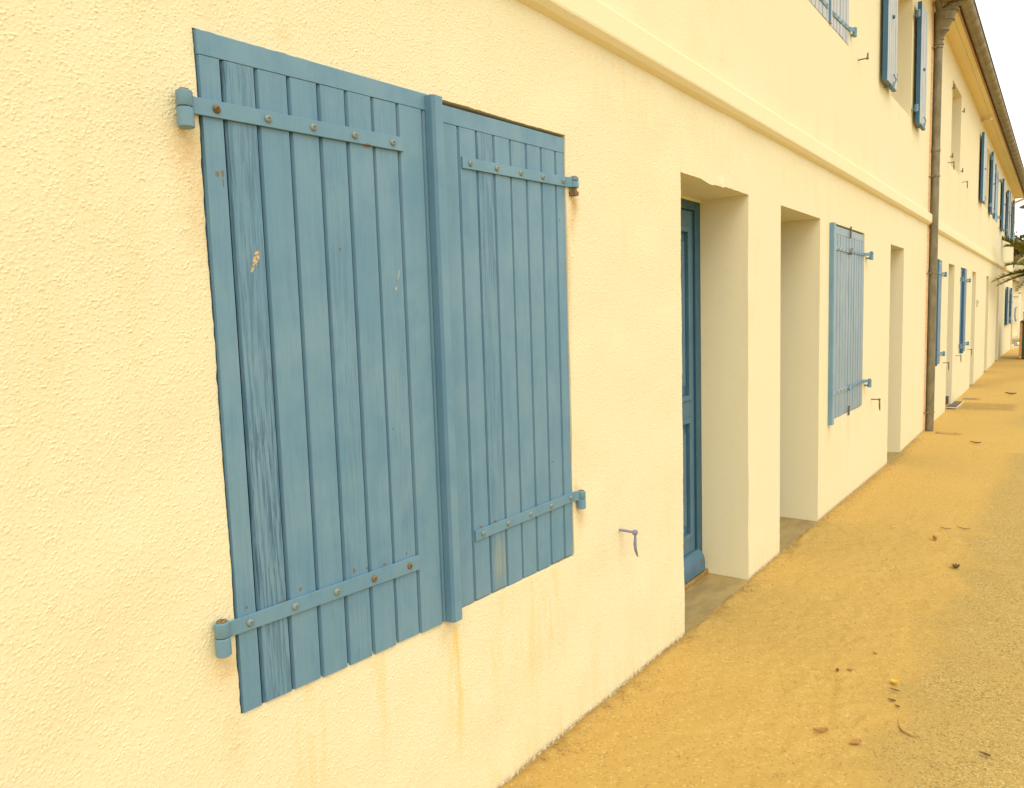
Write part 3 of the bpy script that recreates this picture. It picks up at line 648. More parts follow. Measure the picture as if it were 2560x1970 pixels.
# eaves
def eave(house, x0, x1):
    n = max(3, int((x1-x0)/.3)); xs = np.linspace(x0, x1, n)
    def strip(prof, name, m, bev=0):
        mb = MB(); mb.rings([[(x, y, soffz(x)+z) for y, z in prof] for x in xs], True, False); return mb.build(name, m, house, bevel=bev)
    strip([(1.266, 0), (1.266, .02), (1.45, .02), (1.45, 0)], 'soffit', M['soffit'])
    strip([(1.199, -.003), (1.199, .02), (1.262, .02), (1.262, -.003)], 'soffit', M['soffit'])
    strip([(1.178, -.016), (1.178, .13), (1.197, .13), (1.197, -.016)], 'fascia', M['redwood'])
    # half-round gutter, seams every 0.45 m
    mb = MB(); gx = []; x = x0
    while x < x1-.02: gx += [(x, 0), (x+.004, .0018), (x+.010, .0018), (x+.016, 0)]; x += .45
    gx.append((x1, 0)); R = .073; yc = 1.108; rings = []
    for x, d in gx:
        z = soffz(x)+.055; o_ = [(x, yc-(R+d)*math.cos(math.pi*k/12), z-(R+d)*math.sin(math.pi*k/12)) for k in range(13)]
        i_ = [(x, yc-(R-.003)*math.cos(math.pi*k/12), z-(R-.003)*math.sin(math.pi*k/12)) for k in range(12, -1, -1)]
        bead = [(x, yc-R-.010, z+.004), (x, yc-R-.012, z-.006)]
        rings.append(o_[:1]+o_[1:]+i_+[(x, yc-R+.004, z+.010)]+bead)
    mb.rings(rings, True, True)
    g = mb.build('gutter', M['gutter'], house)
    # tiled roof slope, the last course of tiles just over the gutter
    mb = MB(); tx = np.arange(x0, x1+.001, .055); rows = []
    ys = np.linspace(0, 1, 15); nx = len(tx); vs = []; fs = []
    for j, t in enumerate(ys):
        for i, x in enumerate(tx):
            w = .022*math.cos(x*2*math.pi/.22); ze = soffz(x0+(x-x0))
            zz = (ze+.105)*(1-t)+6.45*t; vs.append((x, 1.052+t*(5.0-1.052), zz+w+.0))
    for j in range(len(ys)-1):
        for i in range(nx-1): a = j*nx+i; fs.append((a, a+1, a+1+nx, a+nx))
    mb.add(vs, fs, True)
    nb = len(mb.v); mb.add([(x, y, z-.02) for x, y, z in vs[:nx]], []); mb.add([], [(i, i+1, nb+i+1, nb+i) for i in range(0)])
    f2 = [(i, nb+i, nb+i+1, i+1) for i in range(nx-1)]; mb.f += f2; mb.sm += [False]*len(f2)
    mb.build('roof', M['tile'], house)
    MB().add([(x0, 5.0, 6.43), (x1, 5.0, 6.43), (x1, 8.9, 4.6), (x0, 8.9, 4.6)], [(0,1,2,3)]).build('rear_roof', M['tile'], house)
eave(house1, -5.0, XE); eave(house2, XE+.001, XL+.12)
# closing board and white outlet pipe at the street corner
MB().prism([(1.19, soffz(XL)-.004), (1.46, soffz(XL)-.004), (1.46, soffz(XL)+.16), (1.19, soffz(XL)+.10)], XL+.121, XL+.14).build('gable_board', M['soffit'], house2)
mb = MB(); mb.tube([(25.5, 1.12, 4.58), (25.5, 1.12, 4.52), (25.5, 1.16, 4.47), (25.5, 1.30, 4.42), (25.5, 1.38, 4.39), (25.5, 1.43, 4.38)], .032, 12); mb.build('outlet_pipe', M['whiteplastic'], house2)
mb = MB(); mb.tube([(15.89, YW+.02, 4.775), (15.66, 1.245, 4.735)], .017, 12); mb.tube([(15.66, 1.245, 4.735), (15.65, 1.238, 4.733)], .021, 12); mb.build('overflow_pipe', M['whiteplastic'], house2)
MB().box(25.56, 25.75, 1.33, 2.2, .2, .40).build('plinth', M['white'], house2, bevel=.01)
mb = MB(); mb.tube([(25.35, 1.37, .40), (25.35, 1.37, .97)], .016, 10); mb.box(25.28, 25.42, 1.36, YW+.002, .96, 1.02); mb.build('service_pipe', M['pinkstrip'], house2)

# ------------------------------------------------------------------ ground
def seg(*a):
    o = []
    for x0, x1, d in a: o += list(np.linspace(x0, x1, max(2, int(round((x1-x0)/d))+1)))
    return np.unique(np.round(o, 4))
gxs = seg((-400, -20, 60), (-20, 0, 2), (0, 1.5, .06), (1.5, 5.6, .010), (5.6, 9.5, .03), (9.5, 16, .08), (16, 30, .25), (30, 60, 3), (60, 400, 50))
gys = seg((-300, -20, 50), (-20, -2, 1.5), (-2, .0, .08), (.0, 1.40, .010), (1.40, 1.76, .06), (1.76, 6, .7), (6, 300, 50))
GXX, GYY = np.meshgrid(gxs, gys)
base = np.interp(GXX, GX, GZ)
tn = (220, 760); tl = fftnoise(tn[0]*2, tn[1], .01, .01, .55, .5, 21); tm = fftnoise(tn[0]*2, tn[1], .01, .01, .12, .5, 22); ts = fftnoise(tn[0]*2, tn[1], .01, .01, .035, .5, 23)
inn = (GXX > 1.4) & (GXX < 9.0) & (GYY > -.4) & (GYY < 1.7)
sx, sy = GXX-1.4, GYY+.4
hl = sample(tl, .01, .01, sy, sx); hm = sample(tm, .01, .01, sy, sx); hs_ = sample(ts, .01, .01, sy, sx)
fade = sst(1.4, 1.6, GXX)*sst(6.6, 5.4, GXX)*sst(-.4, -.1, GYY)*sst(1.42, 1.36, GYY)
edgew = GYY+.035*hl*fade+.012*hm*fade+.025*np.sin(GXX*1.7)+.02*np.sin(GXX*4.1+1)
sand = np.where(GXX < 9, sst(.24, .66, edgew), sst(-.2, .75, GYY+.25*np.sin(GXX*.9)+.12*np.sin(GXX*2.7)))
hgt = base+fade*(.0020*hl+.0011*hm*sand+.0006*hs_*sand)+.004*sand*fade
feet = []
fr = np.random.default_rng(5)
for k in range(34):
    fx = 2.15+fr.random()*3.4; fy = .50+fr.random()*.42+(.12 if fr.random() < .3 else 0); an = fr.normal(0, .35)+(math.pi if fr.random() < .5 else 0)
    feet.append((fx, fy, an, fr.integers(0, 4), .5+fr.random()*.6))
feet += [(2.72, .70, .15, 1, 1.2), (2.95, .74, .2, 0, 1.1), (2.66, .50, .1, 3, 1.1), (3.1, .62, -.2, 2, 1.1), (3.62, .52, .2, 0, 1.2), (4.05, .58, .1, 1, 1.), (2.45, .82, .3, 2, 1.), (2.52, .62, -.3, 0, 1.)]
for fx, fy, an, kind, am in feet:
    c, s_ = math.cos(an), math.sin(an); dx = GXX-fx; dy = GYY-fy; u = (dx*c+dy*s_)/.145; v = (-dx*s_+dy*c)/(.050*(1+.18*np.sin(1.4*(dx*c+dy*s_)/.145)))
    r = np.sqrt(u*u+v*v); ins = sst(1.08, .86, r)
    if kind == 0: tr = np.sin(u*26)
    elif kind == 1: tr = np.sin(u*22+2.2*np.abs(v))
    elif kind == 2: tr = np.sin(u*20)*np.sin(v*9)
    else: tr = np.zeros_like(u)
    hgt += am*.85*sand*fade*(-.0024*ins+.0022*tr*ins*sst(.2, .6, r)+.0020*np.exp(-((r-1.15)/.10)**2)*(u*c > -.3))
bank = np.exp(-((1.40-GYY)/.035)**2)*(GYY < 1.41); hgt += bank*fade*(.006+.006*np.clip(hl, -.8, 2)+.003*hm)
tone = np.zeros_like(GXX)
tone += .55*sst(12.15, 12.3, GXX)*sst(13.05, 12.85, GXX)*sst(.55, .66, GYY)*sst(1.30, 1.24, GYY)
tone += .35*np.exp(-((GXX-16.5-2*(1-GYY))/.8)**2)+.3*np.exp(-((GXX-19.3)/.6)**2)+.2*np.exp(-((GXX-22)/.9)**2)
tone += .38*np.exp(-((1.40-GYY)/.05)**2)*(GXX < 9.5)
V = np.stack([GXX, GYY, hgt], -1).reshape(-1, 3); ny_, nx_ = GXX.shape; idx = np.arange(nx_*ny_).reshape(ny_, nx_)
Fq = np.stack([idx[:-1, :-1], idx[:-1, 1:], idx[1:, 1:], idx[1:, :-1]], -1).reshape(-1, 4)
me = bpy.data.meshes.new('pavement'); me.vertices.add(len(V)); me.vertices.foreach_set('co', V.astype(np.float32).ravel()); me.loops.add(Fq.size)
me.loops.foreach_set('vertex_index', Fq.astype(np.int32).ravel()); me.polygons.add(len(Fq)); me.polygons.foreach_set('loop_start', (np.arange(len(Fq))*4).astype(np.int32))
me.polygons.foreach_set('use_smooth', np.ones(len(Fq), bool)); me.update(); me.validate()
for nm, arr in (('sand', sand), ('tone', tone)):
    a = me.attributes.new(nm, 'FLOAT', 'POINT'); a.data.foreach_set('value', np.clip(arr, 0, 1).astype(np.float32).ravel())
m, nt, b = mat('sand_strewn_pavement'); n = N(nt); p = n.pos()
SANDC = (.540, .350, .100); ASPH = (.490, .345, .115)
g1 = n.noise(p, 260, 3, .7); g2 = n.noise(p, 620, 2, .6); big = n.noise(p, 1.6, 4, .6); vr = n.vor(p, 210); vc = n.vor(p, 150, 'Color')
sc = n.mix(n.ramp(big, .35, .7, 0, .5), SANDC, (.505, .322, .090))
sc = n.mix(n.ramp(g1, .62, .74, 0, .45), sc, (.27, .155, .045)); sc = n.mix(n.ramp(g2, .66, .78, 0, .5), sc, (.66, .50, .20))
sc = n.mix(n.ramp(n.noise(p, 75, 3, .6), .70, .76, 0, .6), sc, (.22, .115, .03))
sep = nt.nodes.new('ShaderNodeSeparateColor'); nt.links.new(vc, sep.inputs[0])
ac = n.mix(n.ramp(sep.outputs[0], .25, .9, 0, .9), ASPH, (.405, .278, .088)); ac = n.mix(n.ramp(sep.outputs[1], .80, .92, 0, .9), ac, (.58, .44, .18))
sc = n.mix(n.ramp(sep.outputs[0], .86, .95, 0, .42), sc, (.32, .19, .055)); sc = n.mix(n.ramp(sep.outputs[1], .92, .97, 0, .55), sc, (.70, .50, .20))
ac = n.mix(n.ramp(n.noise(p, 3.5, 4, .6), .4, .65, 0, .6), ac, (.48, .32, .10))
ac = n.mix(n.ramp(sep.outputs[2], .84, .95, 0, .5), ac, (.16, .105, .04))
sm = n.ramp(n.math('ADD', n.attr('sand'), n.math('MULTIPLY', n.math('SUBTRACT', n.noise(p, 90, 6, .75), .5), 1.5)), .20, .80)
c = n.mix(sm, ac, sc)
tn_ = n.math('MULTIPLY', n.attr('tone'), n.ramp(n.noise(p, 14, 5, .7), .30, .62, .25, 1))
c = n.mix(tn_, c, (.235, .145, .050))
h = n.math('ADD', n.math('MULTIPLY', n.math('SUBTRACT', 1.0, sm), n.math('MULTIPLY', vr, 1.6)), n.math('ADD', g1, n.math('MULTIPLY', n.noise(p, 60, 4, .6), 1.0)))
setp(b, n, c, .95, n.bump(h, .55, .0030), spec=.15)
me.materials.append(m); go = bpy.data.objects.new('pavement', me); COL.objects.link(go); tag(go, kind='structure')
# street beyond the corner, its kerb and a painted line
o = MB().box(26.95, 27.15, -.6, 3.6, .20, .275).build('kerb', M['white'], None, bevel=.01); tag(o, kind='structure')
o = MB().box(27.16, 31.5, -6, 9, .2, .268).build('road', M['road'], None); tag(o, kind='structure')
o = MB().add([(27.4, 1.20, .272), (30.6, 1.42, .272), (30.6, 1.50, .272), (27.4, 1.27, .272)], [(0,1,2,3)]).build('road_marking', M['white'], None); tag(o, kind='structure')
o = MB().box(31.5, 48, -6, 14, .15, .30).build('far_forecourt', M['concrete'], None); tag(o, kind='structure')

# grit and litter lying on the sand
mb = MB(); gr = random.Random(3)
def stone(x, y, r, z=None):
    z = (gz(x) if z is None else z)+r*.35; vs = []
    for q in ((1,0,0),(-1,0,0),(0,1,0),(0,-1,0),(0,0,1),(0,0,-1)):
        vs.append((x+q[0]*r*gr.uniform(.7,1.3), y+q[1]*r*gr.uniform(.7,1.3), z+q[2]*r*gr.uniform(.4,.8)))
    mb.add(vs, [(0,2,4),(2,1,4),(1,3,4),(3,0,4),(2,0,5),(1,2,5),(3,1,5),(0,3,5)])
for k in range(8500):
    x = 1.6+gr.random()**1.4*8; 
    if gr.random() < .5: y = 1.395-abs(gr.gauss(0, .05))
    else: y = gr.uniform(.1, 1.39)
    stone(x, y, gr.uniform(.0010, .0030) if gr.random() < .96 else gr.uniform(.003, .0055), gz(x)+.003)
o = mb.build('grit', M['pebble'], None); tag(o, 'fine grit and crumbs scattered on the sandy pavement and along the wall foot', 'grit', kind='stuff')

def litleaf(name, x, y, L, W_, ang, curl, m, label, cat, group='bits of dry litter on the sand'):
    mb = MB(); n = 12; z = gz(x)+.010; rings = []
    ca, sa = math.cos(ang), math.sin(ang)
    for i in range(n+1):
        t = i/n; w = W_*max(.04, math.sin(math.pi*t**.85))*(1+.12*math.sin(t*17)); u = (t-.5)*L; row = []
        for q in (-1, -.5, 0, .5, 1):
            v = q*w/2; zz = curl*(q*q)*W_*.8+curl*.35*L*(t-.5)**2*2; row.append((x+u*ca-v*sa, y+u*sa+v*ca, z+zz))
        rings.append(row)
    nn = 5; vs = [p for r in rings for p in r]; fs = [(i*nn+j, i*nn+j+1, (i+1)*nn+j+1, (i+1)*nn+j) for i in range(n) for j in range(nn-1)]
    mb.add(vs, fs, True); e0 = Vector(rings[-1][2]); mb.tube([e0, e0+Vector((ca*L*.12, sa*L*.12, .001))], L*.012, 6)
    o = mb.build(name, m, None, at=(x, y, z)); s = o.modifiers.new('thick', 'SOLIDIFY'); s.thickness = .0009
    return tag(o, label, cat, group)
litleaf('dry_leaf', 2.610, .660, .052, .020, 2.1, .5, M['leafb'], 'curled brown leaf in the sand, left of the flatter tan leaf', 'leaf')
litleaf('dry_leaf', 2.602, .545, .048, .024, 2.5, .15, M['leafb'], 'flat tan leaf lying in the sand nearest the bottom of the photo', 'leaf')
litleaf('dry_leaf', 2.763, .183, .034, .014, 1.4, .3, M['leafd'], 'small dark leaf alone on the bare grey tarmac at lower right', 'leaf')
litleaf('dry_leaf', 3.071, .505, .034, .010, 1.4, .4, M['leafd'], 'thin dark leaf sliver just below the yellow petal', 'leaf')
litleaf('dry_leaf', 2.980, .499, .028, .013, 1.5, .3, M['leafd'], 'dark crumpled leaf between the thin sliver and the smallest crumb', 'leaf')
litleaf('dry_leaf', 2.944, .474, .020, .010, 1.3, .3, M['leafd'], 'smallest dark leaf crumb under the yellow petal', 'leaf')
litleaf('dry_leaf', 3.119, .726, .018, .014, .3, .6, M['leafd'], 'little dark seed husk on the sand, left one of two side by side', 'husk')
litleaf('dry_leaf', 3.150, .685, .022, .012, 2.0, .6, M['leafb'], 'little brown seed husk on the sand, right one of two side by side', 'husk')
litleaf('dry_leaf', 3.371, .634, .022, .009, .9, .5, M['leafb'], 'tiny brown husk behind the two side by side husks', 'husk')
litleaf('dry_leaf', 5.307, .659, .050, .032, .5, .7, M['leafb'], 'rusty brown crumpled leaf farther off than the round pod', 'leaf')
litleaf('dry_leaf', 5.678, .536, .075, .010, 1.3, .4, M['leafd'], 'long dark leaf shred at the far edge of the sand, right one', 'leaf')
litleaf('dry_leaf', 5.62, .634, .06, .009, 1.5, .4, M['leafd'], 'long dark leaf shred at the far edge of the sand, left one', 'leaf')
litleaf('dry_leaf', 9.4, .80, .11, .03, 1.2, .4, M['leafd'], 'dark flat scrap on the sand beyond the near downpipe grate', 'leaf')
litleaf('dry_leaf', 14.2, .75, .16, .05, 1.2, .4, M['leafd'], 'dark scrap on the sand beyond the tarmac patch and doormat', 'leaf')
mb = MB(); mb.tube([(2.93, .445, gz(3)+.007), (2.885, .437, gz(3)+.009), (2.855, .420, gz(3)+.010), (2.840, .392, gz(3)+.009), (2.845, .372, gz(3)+.008)][::-1], [.0012, .0024, .0028, .0026, .0012], 8)
mb.v = [(x-.08, y+.01, z) for x, y, z in mb.v]
o = mb.build('twig', M['leafb'], None, at=(2.79, .42, .009)); tag(o, 'thin curved brown twig on the sand right of the tan leaf', 'twig')
mb = MB(); 
for k in range(6):
    a = k*math.pi/3; mb.obox((3.14+.006*math.cos(a), .517+.006*math.sin(a), gz(3)+.010+.002*(k % 3)), (math.cos(a), math.sin(a), .35), (-math.sin(a), math.cos(a), 0), (0, -.3, 1), .009, .006, .0008)
o = mb.build('yellow_petal', M['yellow'], None, at=(3.14, .517, .012)); tag(o, 'bright yellow crumpled petal on the sand', 'petal')
mb = MB(); 
for k in range(9):
    a = k*2*math.pi/9; r = .016; mb.obox((4.795+r*math.cos(a), .488+r*math.sin(a), gz(4.8)+.014), (math.cos(a), math.sin(a), 1.2), (-math.sin(a), math.cos(a), 0), (1, 0, -1), .010, .0052, .0012)
mb.lathe((4.795, .488, gz(4.8)+.006), [(.010, 0), (.012, .004), (.006, .008)], 12)
o = mb.build('seed_pod', M['leafd'], None, at=(4.795, .488, .006)); tag(o, 'round open dry seed pod where the sand meets the tarmac', 'pod')

# drain grates half buried in sand, doormat, boot scraper
def grate(x, y0, y1, w, label, sl):
    mb = MB(); z = gz(x)+.004; r = empty('drain_grate', (x, y1, z)); tag(r, label, 'drain grate', 'drain grates across the pavement')
    mb.box(x-w/2, x+w/2, y0, y1, z-.02, z+.001); mb.build('grate_bed', M['sandbed'], r)
    ms = MB(); y = y1-.02; k = 0
    while y > y0+.02:
        f = (y-y0)/(y1-y0)
        if gr.random() < .25+.75*f: ms.box(x-w*.42*gr.uniform(.6, 1), x+w*.40*gr.uniform(.6, 1), y-.010*(.5+.5*f), y+.004, z+.0015, z+.0035)
        y -= sl
    ms.build('slot', M['iron'], r)
M['sandbed'] = simple('caked_sand', (.47,.28,.075), (.40,.235,.06), 40, .95, 0, .5, .004)
grate(10.0, 1.00, 1.26, .15, 'rusty slotted drain grate half under sand at the foot of the downpipe', .026)
grate(13.42, 1.10, 1.33, .24, 'rusty slotted drain grate half under sand just past the doormat', .028)
r = empty('doormat', (12.6, 1.35, gz(12.6))); tag(r, 'flat grey rubber mat outside the doorway past the downpipe', 'doormat')
z = gz(12.6)
MB().box(12.20, 13.08, 1.292, 1.415, z+.003, z+.011).build('mat_field', M['mat'], r)
mb = MB(); mb.box(12.19, 13.09, 1.283, 1.291, z, z+.010); mb.box(12.18, 12.199, 1.2915, 1.42, z, z+.010); mb.box(13.081, 13.10, 1.2915, 1.42, z, z+.010); mb.build('mat_rim', M['whiteplastic'], r, bevel=.003)
r = empty('boot_scraper', (12.4, 1.46, gz(12.4))); tag(r, 'black iron boot scraper standing in the doorway behind the doormat', 'boot scraper')
mb = MB(); mb.box(12.20, 12.60, 1.470, 1.478, z+.012, z+.10); mb.build('blade', M['dark'], r, bevel=.002)
mb = MB(); mb.box(12.18, 12.198, 1.43, 1.50, z+.012, z+.13); mb.box(12.602, 12.62, 1.43, 1.50, z+.012, z+.13); mb.build('bracket', M['iron'], r, bevel=.002)
mb = MB(); mb.lathe((12.36, 1.468, z+.062), [(.016, -.001), (.016, .005), (.008, .008)], 12, 'y'); mb.build('bolt', M['whiteplastic'], r)

# ------------------------------------------------------------------ palm in a green planter
gp = gz(21.4)
r = empty('planter', (21.5, .62, gp)); tag(r, 'tall dark green box planter on the pavement with an orange edge', 'planter')
mb = MB(); mb.box(21.10, 21.9, .22, .955, gp+.02, gp+.86); mb.box(21.06, 21.94, .20, .962, gp+.861, gp+.91); mb.build('box', M['green'], r, bevel=.01)
MB().box(21.085, 21.098, .935, .985, gp+.02, gp+.90).build('corner_trim', M['edge'], r, bevel=.003)
MB().box(21.16, 21.84, .28, .92, gp+.912, gp+.93).build('soil', M['bark'], r)
r = empty('flowers', (21.35, .86, gp+.93)); tag(r, 'pink flowers at the edge of the green planter', 'flowers')
mb = MB()
for k in range(40):
    c = Vector((21.35+random.gauss(0, .06), .885+random.gauss(0, .02), gp+1.02+abs(random.gauss(0, .07)))); a = random.random()*6; mb.obox(c, (math.cos(a), math.sin(a), .3), (-math.sin(a), math.cos(a), .4), (0, 0, 1), .02, .015, .003)
mb.build('petals', M['pinkfl'], r)
mb = MB(); 
for k in range(14): x = 21.35+random.gauss(0, .05); y = .88+random.gauss(0, .02); mb.tube([(x, y, gp+.92), (x, y, gp+1.08)], .005, 5)
mb.build('stems', M['palm'], r)
r = empty('palm_tree', (21.5, .62, gp+.93)); tag(r, 'feathery palm reaching over the pavement from the green planter', 'palm tree')
mb = MB(); rr = []; 
for k in range(24):
    t = k/23; rr.append((.075-.02*t)*(1.0+.16*(k % 2)))
mb.tube([(21.5+.02*math.sin(k*.5), .62, gp+.93+1.05*k/23) for k in range(24)], rr, 14); mb.build('trunk', M['bark'], r)
pr = random.Random(4)
def frond(tipx, tipy, tipz, sag=.22, nl=46, ll=.24, base=(21.5, .62, gp+1.98), seed=0):
    pr.seed(seed); B = Vector(base); T = Vector((tipx, tipy, tipz)); mid = (B+T)/2+Vector((0, 0, sag)); mb = MB()
    bez = lambda t: B*(1-t)**2+mid*2*t*(1-t)+T*t*t
    mb.tube([bez(k/14) for k in range(15)], [.012*(1-k/15.5)+.002 for k in range(15)], 7)
    nl = int(nl*2.6)
    for k in range(nl):
        t = .14+.86*k/nl; p0 = bez(t); d = (bez(min(1, t+.02))-bez(t-.02)).normalized(); up = Vector((0, 0, 1)); sd = d.cross(up).normalized(); nn = sd.cross(d)
        for s in (-1, 1):
            L = ll*math.sin(math.pi*min(1, .18+.80*t))**.6*pr.uniform(.8, 1.1)*(1.0 if t < .9 else .8)
            dr = (d*.85+sd*s*(.75)+nn*pr.uniform(.15, .95)-up*.05).normalized(); w = dr.cross(nn).normalized()*.0105
            q = [p0, p0+dr*L*.35, p0+dr*L*.75-up*L*.04, p0+dr*L-up*L*.12]
            mb.add([q[0]-w*.6, q[0]+w*.6, q[1]+w, q[1]-w, q[2]+w*.7, q[2]-w*.7, q[3]], [(0,1,2,3), (3,2,4,5), (5,4,6)])
    return mb.build('frond', M['palm'], r)
frond(18.1, 1.345, 1.985, .20, 60, .22, seed=1); frond(18.2, 1.27, 1.90, .14, 56, .20, seed=2); frond(18.4, 1.195, 2.70, .42, 60, .22, base=(21.5, .62, gp+2.0), seed=3)
frond(19.0, .80, 2.55, .5, 50, .24, seed=4); frond(18.8, .75, 1.95, .35, 50, .24, seed=5); frond(19.2, .98, 1.80, .30, 50, .22, seed=6)
for k, (dx, dy, z_) in enumerate(((.9, .5, 2.3), (1.0, -.3, 2.4), (.2, -1.0, 2.3), (-.7, -.8, 2.4), (.5, .9, 2.2), (-.2, -.6, 3.0), (.4, .1, 3.1), (-.9, -.2, 2.6), (-.3, .9, 2.9))): frond(21.5+dx, .62+dy, z_+.2, .35, 40, .24, seed=20+k)

# ------------------------------------------------------------------ across the side street
zz = .30
r = empty('gate_pier', (34.2, 1.74, zz)); tag(r, 'cream rendered gate pier with a curved handrail beyond the end of the terrace', 'gate pier')
MB().box(34, 34.5, 1.665, 2.35, zz-.1, 1.86).build('pier', M['course'], r, bevel=.01); MB().box(33.96, 34.54, 1.64, 2.38, 1.862, 1.93).build('cap', M['white'], r, bevel=.01)
mb = MB(); mb.tube([(33.97, 1.70, .98), (33.80, 1.72, .94), (33.72, 1.74, 1.15), (33.74, 1.73, 1.42), (33.97, 1.70, 1.46)], .022, 8); mb.build('handrail', M['slate_blue'], r)
MB().box(33.6, 34.2, 1.6, 2.4, zz-.05, .42).build('step', M['white'], r, bevel=.01)
r = empty('signpost', (33.6, 1.59, zz)); tag(r, 'slim pale post with a knob on top beside the gate pier', 'post')
mb = MB(); mb.tube([(33.6, 1.590, zz-.1), (33.6, 1.605, 1.95)], .034, 10); mb.build('shaft', M['whiteplastic'], r); mb = MB(); mb.lathe((33.6, 1.605, 1.95), [(.035, 0), (.06, .03), (.055, .08), (.02, .11)], 12); mb.build('knob', M['cream'], r)
r = empty('boundary_fence', (36, 1.2, zz)); tag(r, 'low white panel fence beyond the pale post', 'fence')
mb = MB()
for k in range(14): mb.box(36, 36.04, 1.60-.22*k, 1.60-.22*k+.205, .86, 1.58)
mb.build('panel', M['white'], r); MB().box(35.98, 36.06, -1.5, 1.82, .78, .855).build('rail', M['white'], r); mb = MB()
for k in range(3): mb.box(35.99, 36.05, 1.70-1.5*k, 1.78-1.5*k, zz-.1, .779)
mb.build('post', M['white'], r)
r = empty('low_house', (44, 1.5, zz)); tag(r, 'low house with an orange tiled roof beyond the street corner', 'house')
MB().box(41, 48, -4, 5, zz-.1, 2.62).build('wall', M['course'], r)
mb = MB(); 
for k in range(60):
    y = -4.3+k*.16; mb.tube([(40.6, y, 2.72), (44.5, y, 3.25)], .085, 8)
mb.build('roof', M['tile'], r)
r = empty('satellite_dish', (37, 1.5, 2.4)); tag(r, 'big round cream dish with a thin grey arm in front of the orange roof', 'dish')
mb = MB(); n = 36; rings = []
for q, d in ((.02, .10), (.25, .085), (.5, .05), (.60, .018), (.62, 0), (.60, -.006), (.25, .06), (.02, .075)):
    rings.append([Vector((37+d, 1.405+q*math.cos(2*math.pi*k/n), 2.93+q*math.sin(2*math.pi*k/n))) for k in range(n)])
mb.rings(rings, True); mb.build('reflector', M['cream'], r)
mb = MB(); mb.tube([(37.0, 1.0, 2.95), (36.7, 1.35, 2.92), (36.6, 1.45, 2.90)], .018, 8); mb.build('feed_arm', M['gutter'], r)
mb = MB(); mb.tube([(37.12, 1.3, 2.93), (37.25, 1.3, 2.85), (37.3, 1.3, zz-.1)], .04, 10); mb.build('mast', M['gutter'], r)
r = empty('street_lamp', (33, 1.0, zz)); tag(r, 'street lantern with a dark conical hat above the palm', 'street lamp')
mb = MB(); mb.lathe((30, .96, 4.70), [(.56, 0), (.57, .03), (.42, .12), (.2, .26), (.03, .33)], 24); mb.build('hat', M['iron'], r)
mb = MB(); mb.lathe((30, .96, 4.02), [(.18, 0), (.20, .02), (.42, .679)], 20); mb.build('lantern_glass', M['cream'], r)
mb = MB(); mb.tube([(30, .96, zz-.1), (30, .96, 4.02)], [.07, .04], 12); mb.build('pole', M['iron'], r)

def tree(x, y, zb, h, cr, label, seed):
    t = random.Random(seed); r = empty('tree', (x, y, zb)); tag(r, label, 'tree', 'trees on the rise beyond the corner')
    mb = MB(); mb.tube([(x, y, zb-.3), (x+.1, y, zb+h*.3), (x, y+.1, zb+h*.6)], [cr*.10, cr*.08, cr*.04], 9)
    for k in range(6):
        a = t.random()*6.28; mb.tube([(x, y, zb+h*(.3+.05*k)), (x+cr*.5*math.cos(a), y+cr*.5*math.sin(a), zb+h*(.55+.04*k))], [cr*.04, cr*.012], 6)
    mb.build('trunk', M['bark'], r); mb = MB(); cl = []
    for k in range(26):
        a = t.random()*6.28; e = t.random(); q = cr*t.uniform(.25, .85); cl.append((x+q*math.cos(a), y+q*math.sin(a), zb+h*(.38+.48*e), cr*t.uniform(.22, .38)))
    for c in cl:
        for k in range(150):
            d = Vector((t.gauss(0, 1), t.gauss(0, 1), t.gauss(0, 1))).normalized()*c[3]*t.uniform(.5, 1.05); p_ = Vector(c[:3])+Vector((d.x, d.y, d.z*.75))
            u = Vector((t.gauss(0, 1), t.gauss(0, 1), t.gauss(0, 1))).normalized(); v = u.orthogonal().normalized(); s = cr*.045*t.uniform(.6, 1.3)
            mb.add([p_-u*s, p_+v*s*.6, p_+u*s, p_-v*s*.6], [(0,1,2,3)])
    mb.build('crown', M['foliage'], r)
tree(57, 3.6, .3, 6.4, 2.6, 'dark olive tree closest to the end of the terrace', 1); tree(60, 1.2, .3, 5.6, 2.8, 'round bushy tree behind the cream dish', 2)
tree(56, -2.2, .3, 5.6, 2.6, 'wide bushy tree farther right, mostly hidden by the palm', 3); tree(66, 5.2, .3, 7.4, 3.2, 'tallest olive tree, rising behind the others', 4); tree(50, 2.6, .3, 4.4, 1.7, 'small low tree in front of the taller ones', 5)

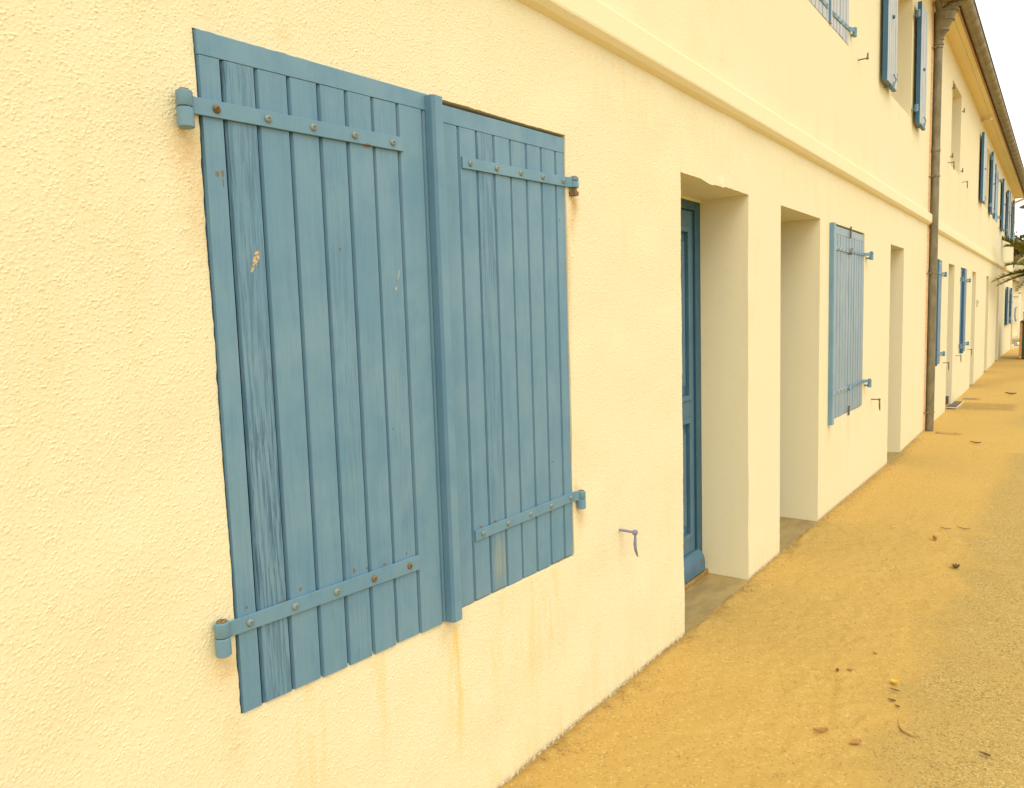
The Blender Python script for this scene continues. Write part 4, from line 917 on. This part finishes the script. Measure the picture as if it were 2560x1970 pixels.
# ------------------------------------------------------------------ light, sky, camera
SUN_EL, SUN_AZ = math.radians(54), math.radians(-135)      # azimuth measured from +X towards +Y: from over the street
sd = Vector((math.cos(SUN_EL)*math.cos(SUN_AZ), math.cos(SUN_EL)*math.sin(SUN_AZ), math.sin(SUN_EL)))
L = bpy.data.lights.new('sun', 'SUN'); L.energy = .8; L.angle = math.radians(40); L.color = (1, .93, .78)
lo = bpy.data.objects.new('sun', L); COL.objects.link(lo); lo.rotation_euler = (-sd).to_track_quat('-Z', 'Y').to_euler()
w = bpy.data.worlds.new('World'); scene.world = w; w.use_nodes = True; nt = w.node_tree; bg = nt.nodes['Background']
sky = nt.nodes.new('ShaderNodeTexSky'); sky.sky_type = 'NISHITA'; sky.sun_disc = False; sky.sun_elevation = SUN_EL
sky.sun_rotation = math.atan2(sd.x, sd.y); sky.air_density = 1.0; sky.dust_density = 3.0
tc = nt.nodes.new('ShaderNodeTexCoord'); nz = nt.nodes.new('ShaderNodeTexNoise'); nz.inputs['Scale'].default_value = 1.6; nz.inputs['Detail'].default_value = 4
nt.links.new(tc.outputs['Generated'], nz.inputs['Vector'])
cl = nt.nodes.new('ShaderNodeMix'); cl.data_type = 'RGBA'; nt.links.new(nz.outputs['Fac'], cl.inputs[0]); cl.inputs[6].default_value = (9.3, 9.1, 7.9, 1); cl.inputs[7].default_value = (10.5, 10.4, 9.6, 1)
mx = nt.nodes.new('ShaderNodeMix'); mx.data_type = 'RGBA'; mx.inputs[0].default_value = .93; nt.links.new(sky.outputs[0], mx.inputs[6]); nt.links.new(cl.outputs[2], mx.inputs[7])
nt.links.new(mx.outputs[2], bg.inputs[0]); bg.inputs[1].default_value = .10

f, yaw, pit, rol = 1852.29, .648236, -.0962489, -.0314592
Fw = Vector((math.cos(pit)*math.cos(yaw), math.cos(pit)*math.sin(yaw), math.sin(pit))); r0 = Vector((math.sin(yaw), -math.cos(yaw), 0)); u0 = r0.cross(Fw)
Rt = r0*math.cos(rol)+u0*math.sin(rol); Up = -r0*math.sin(rol)+u0*math.cos(rol)
cam = bpy.data.cameras.new('camera'); cam.sensor_width = 36; cam.lens = f/2560*36; cam.clip_start = .02; cam.clip_end = 1500
co = bpy.data.objects.new('camera', cam); COL.objects.link(co)
co.matrix_world = Matrix(((Rt.x, Up.x, -Fw.x, 0), (Rt.y, Up.y, -Fw.y, 0), (Rt.z, Up.z, -Fw.z, 1.48), (0, 0, 0, 1)))
scene.camera = co
vs = scene.view_settings; vs.view_transform = 'Standard'; vs.look = 'None'; vs.exposure = .72; vs.gamma = 1
scene.cycles.max_bounces = 8; scene.cycles.diffuse_bounces = 4
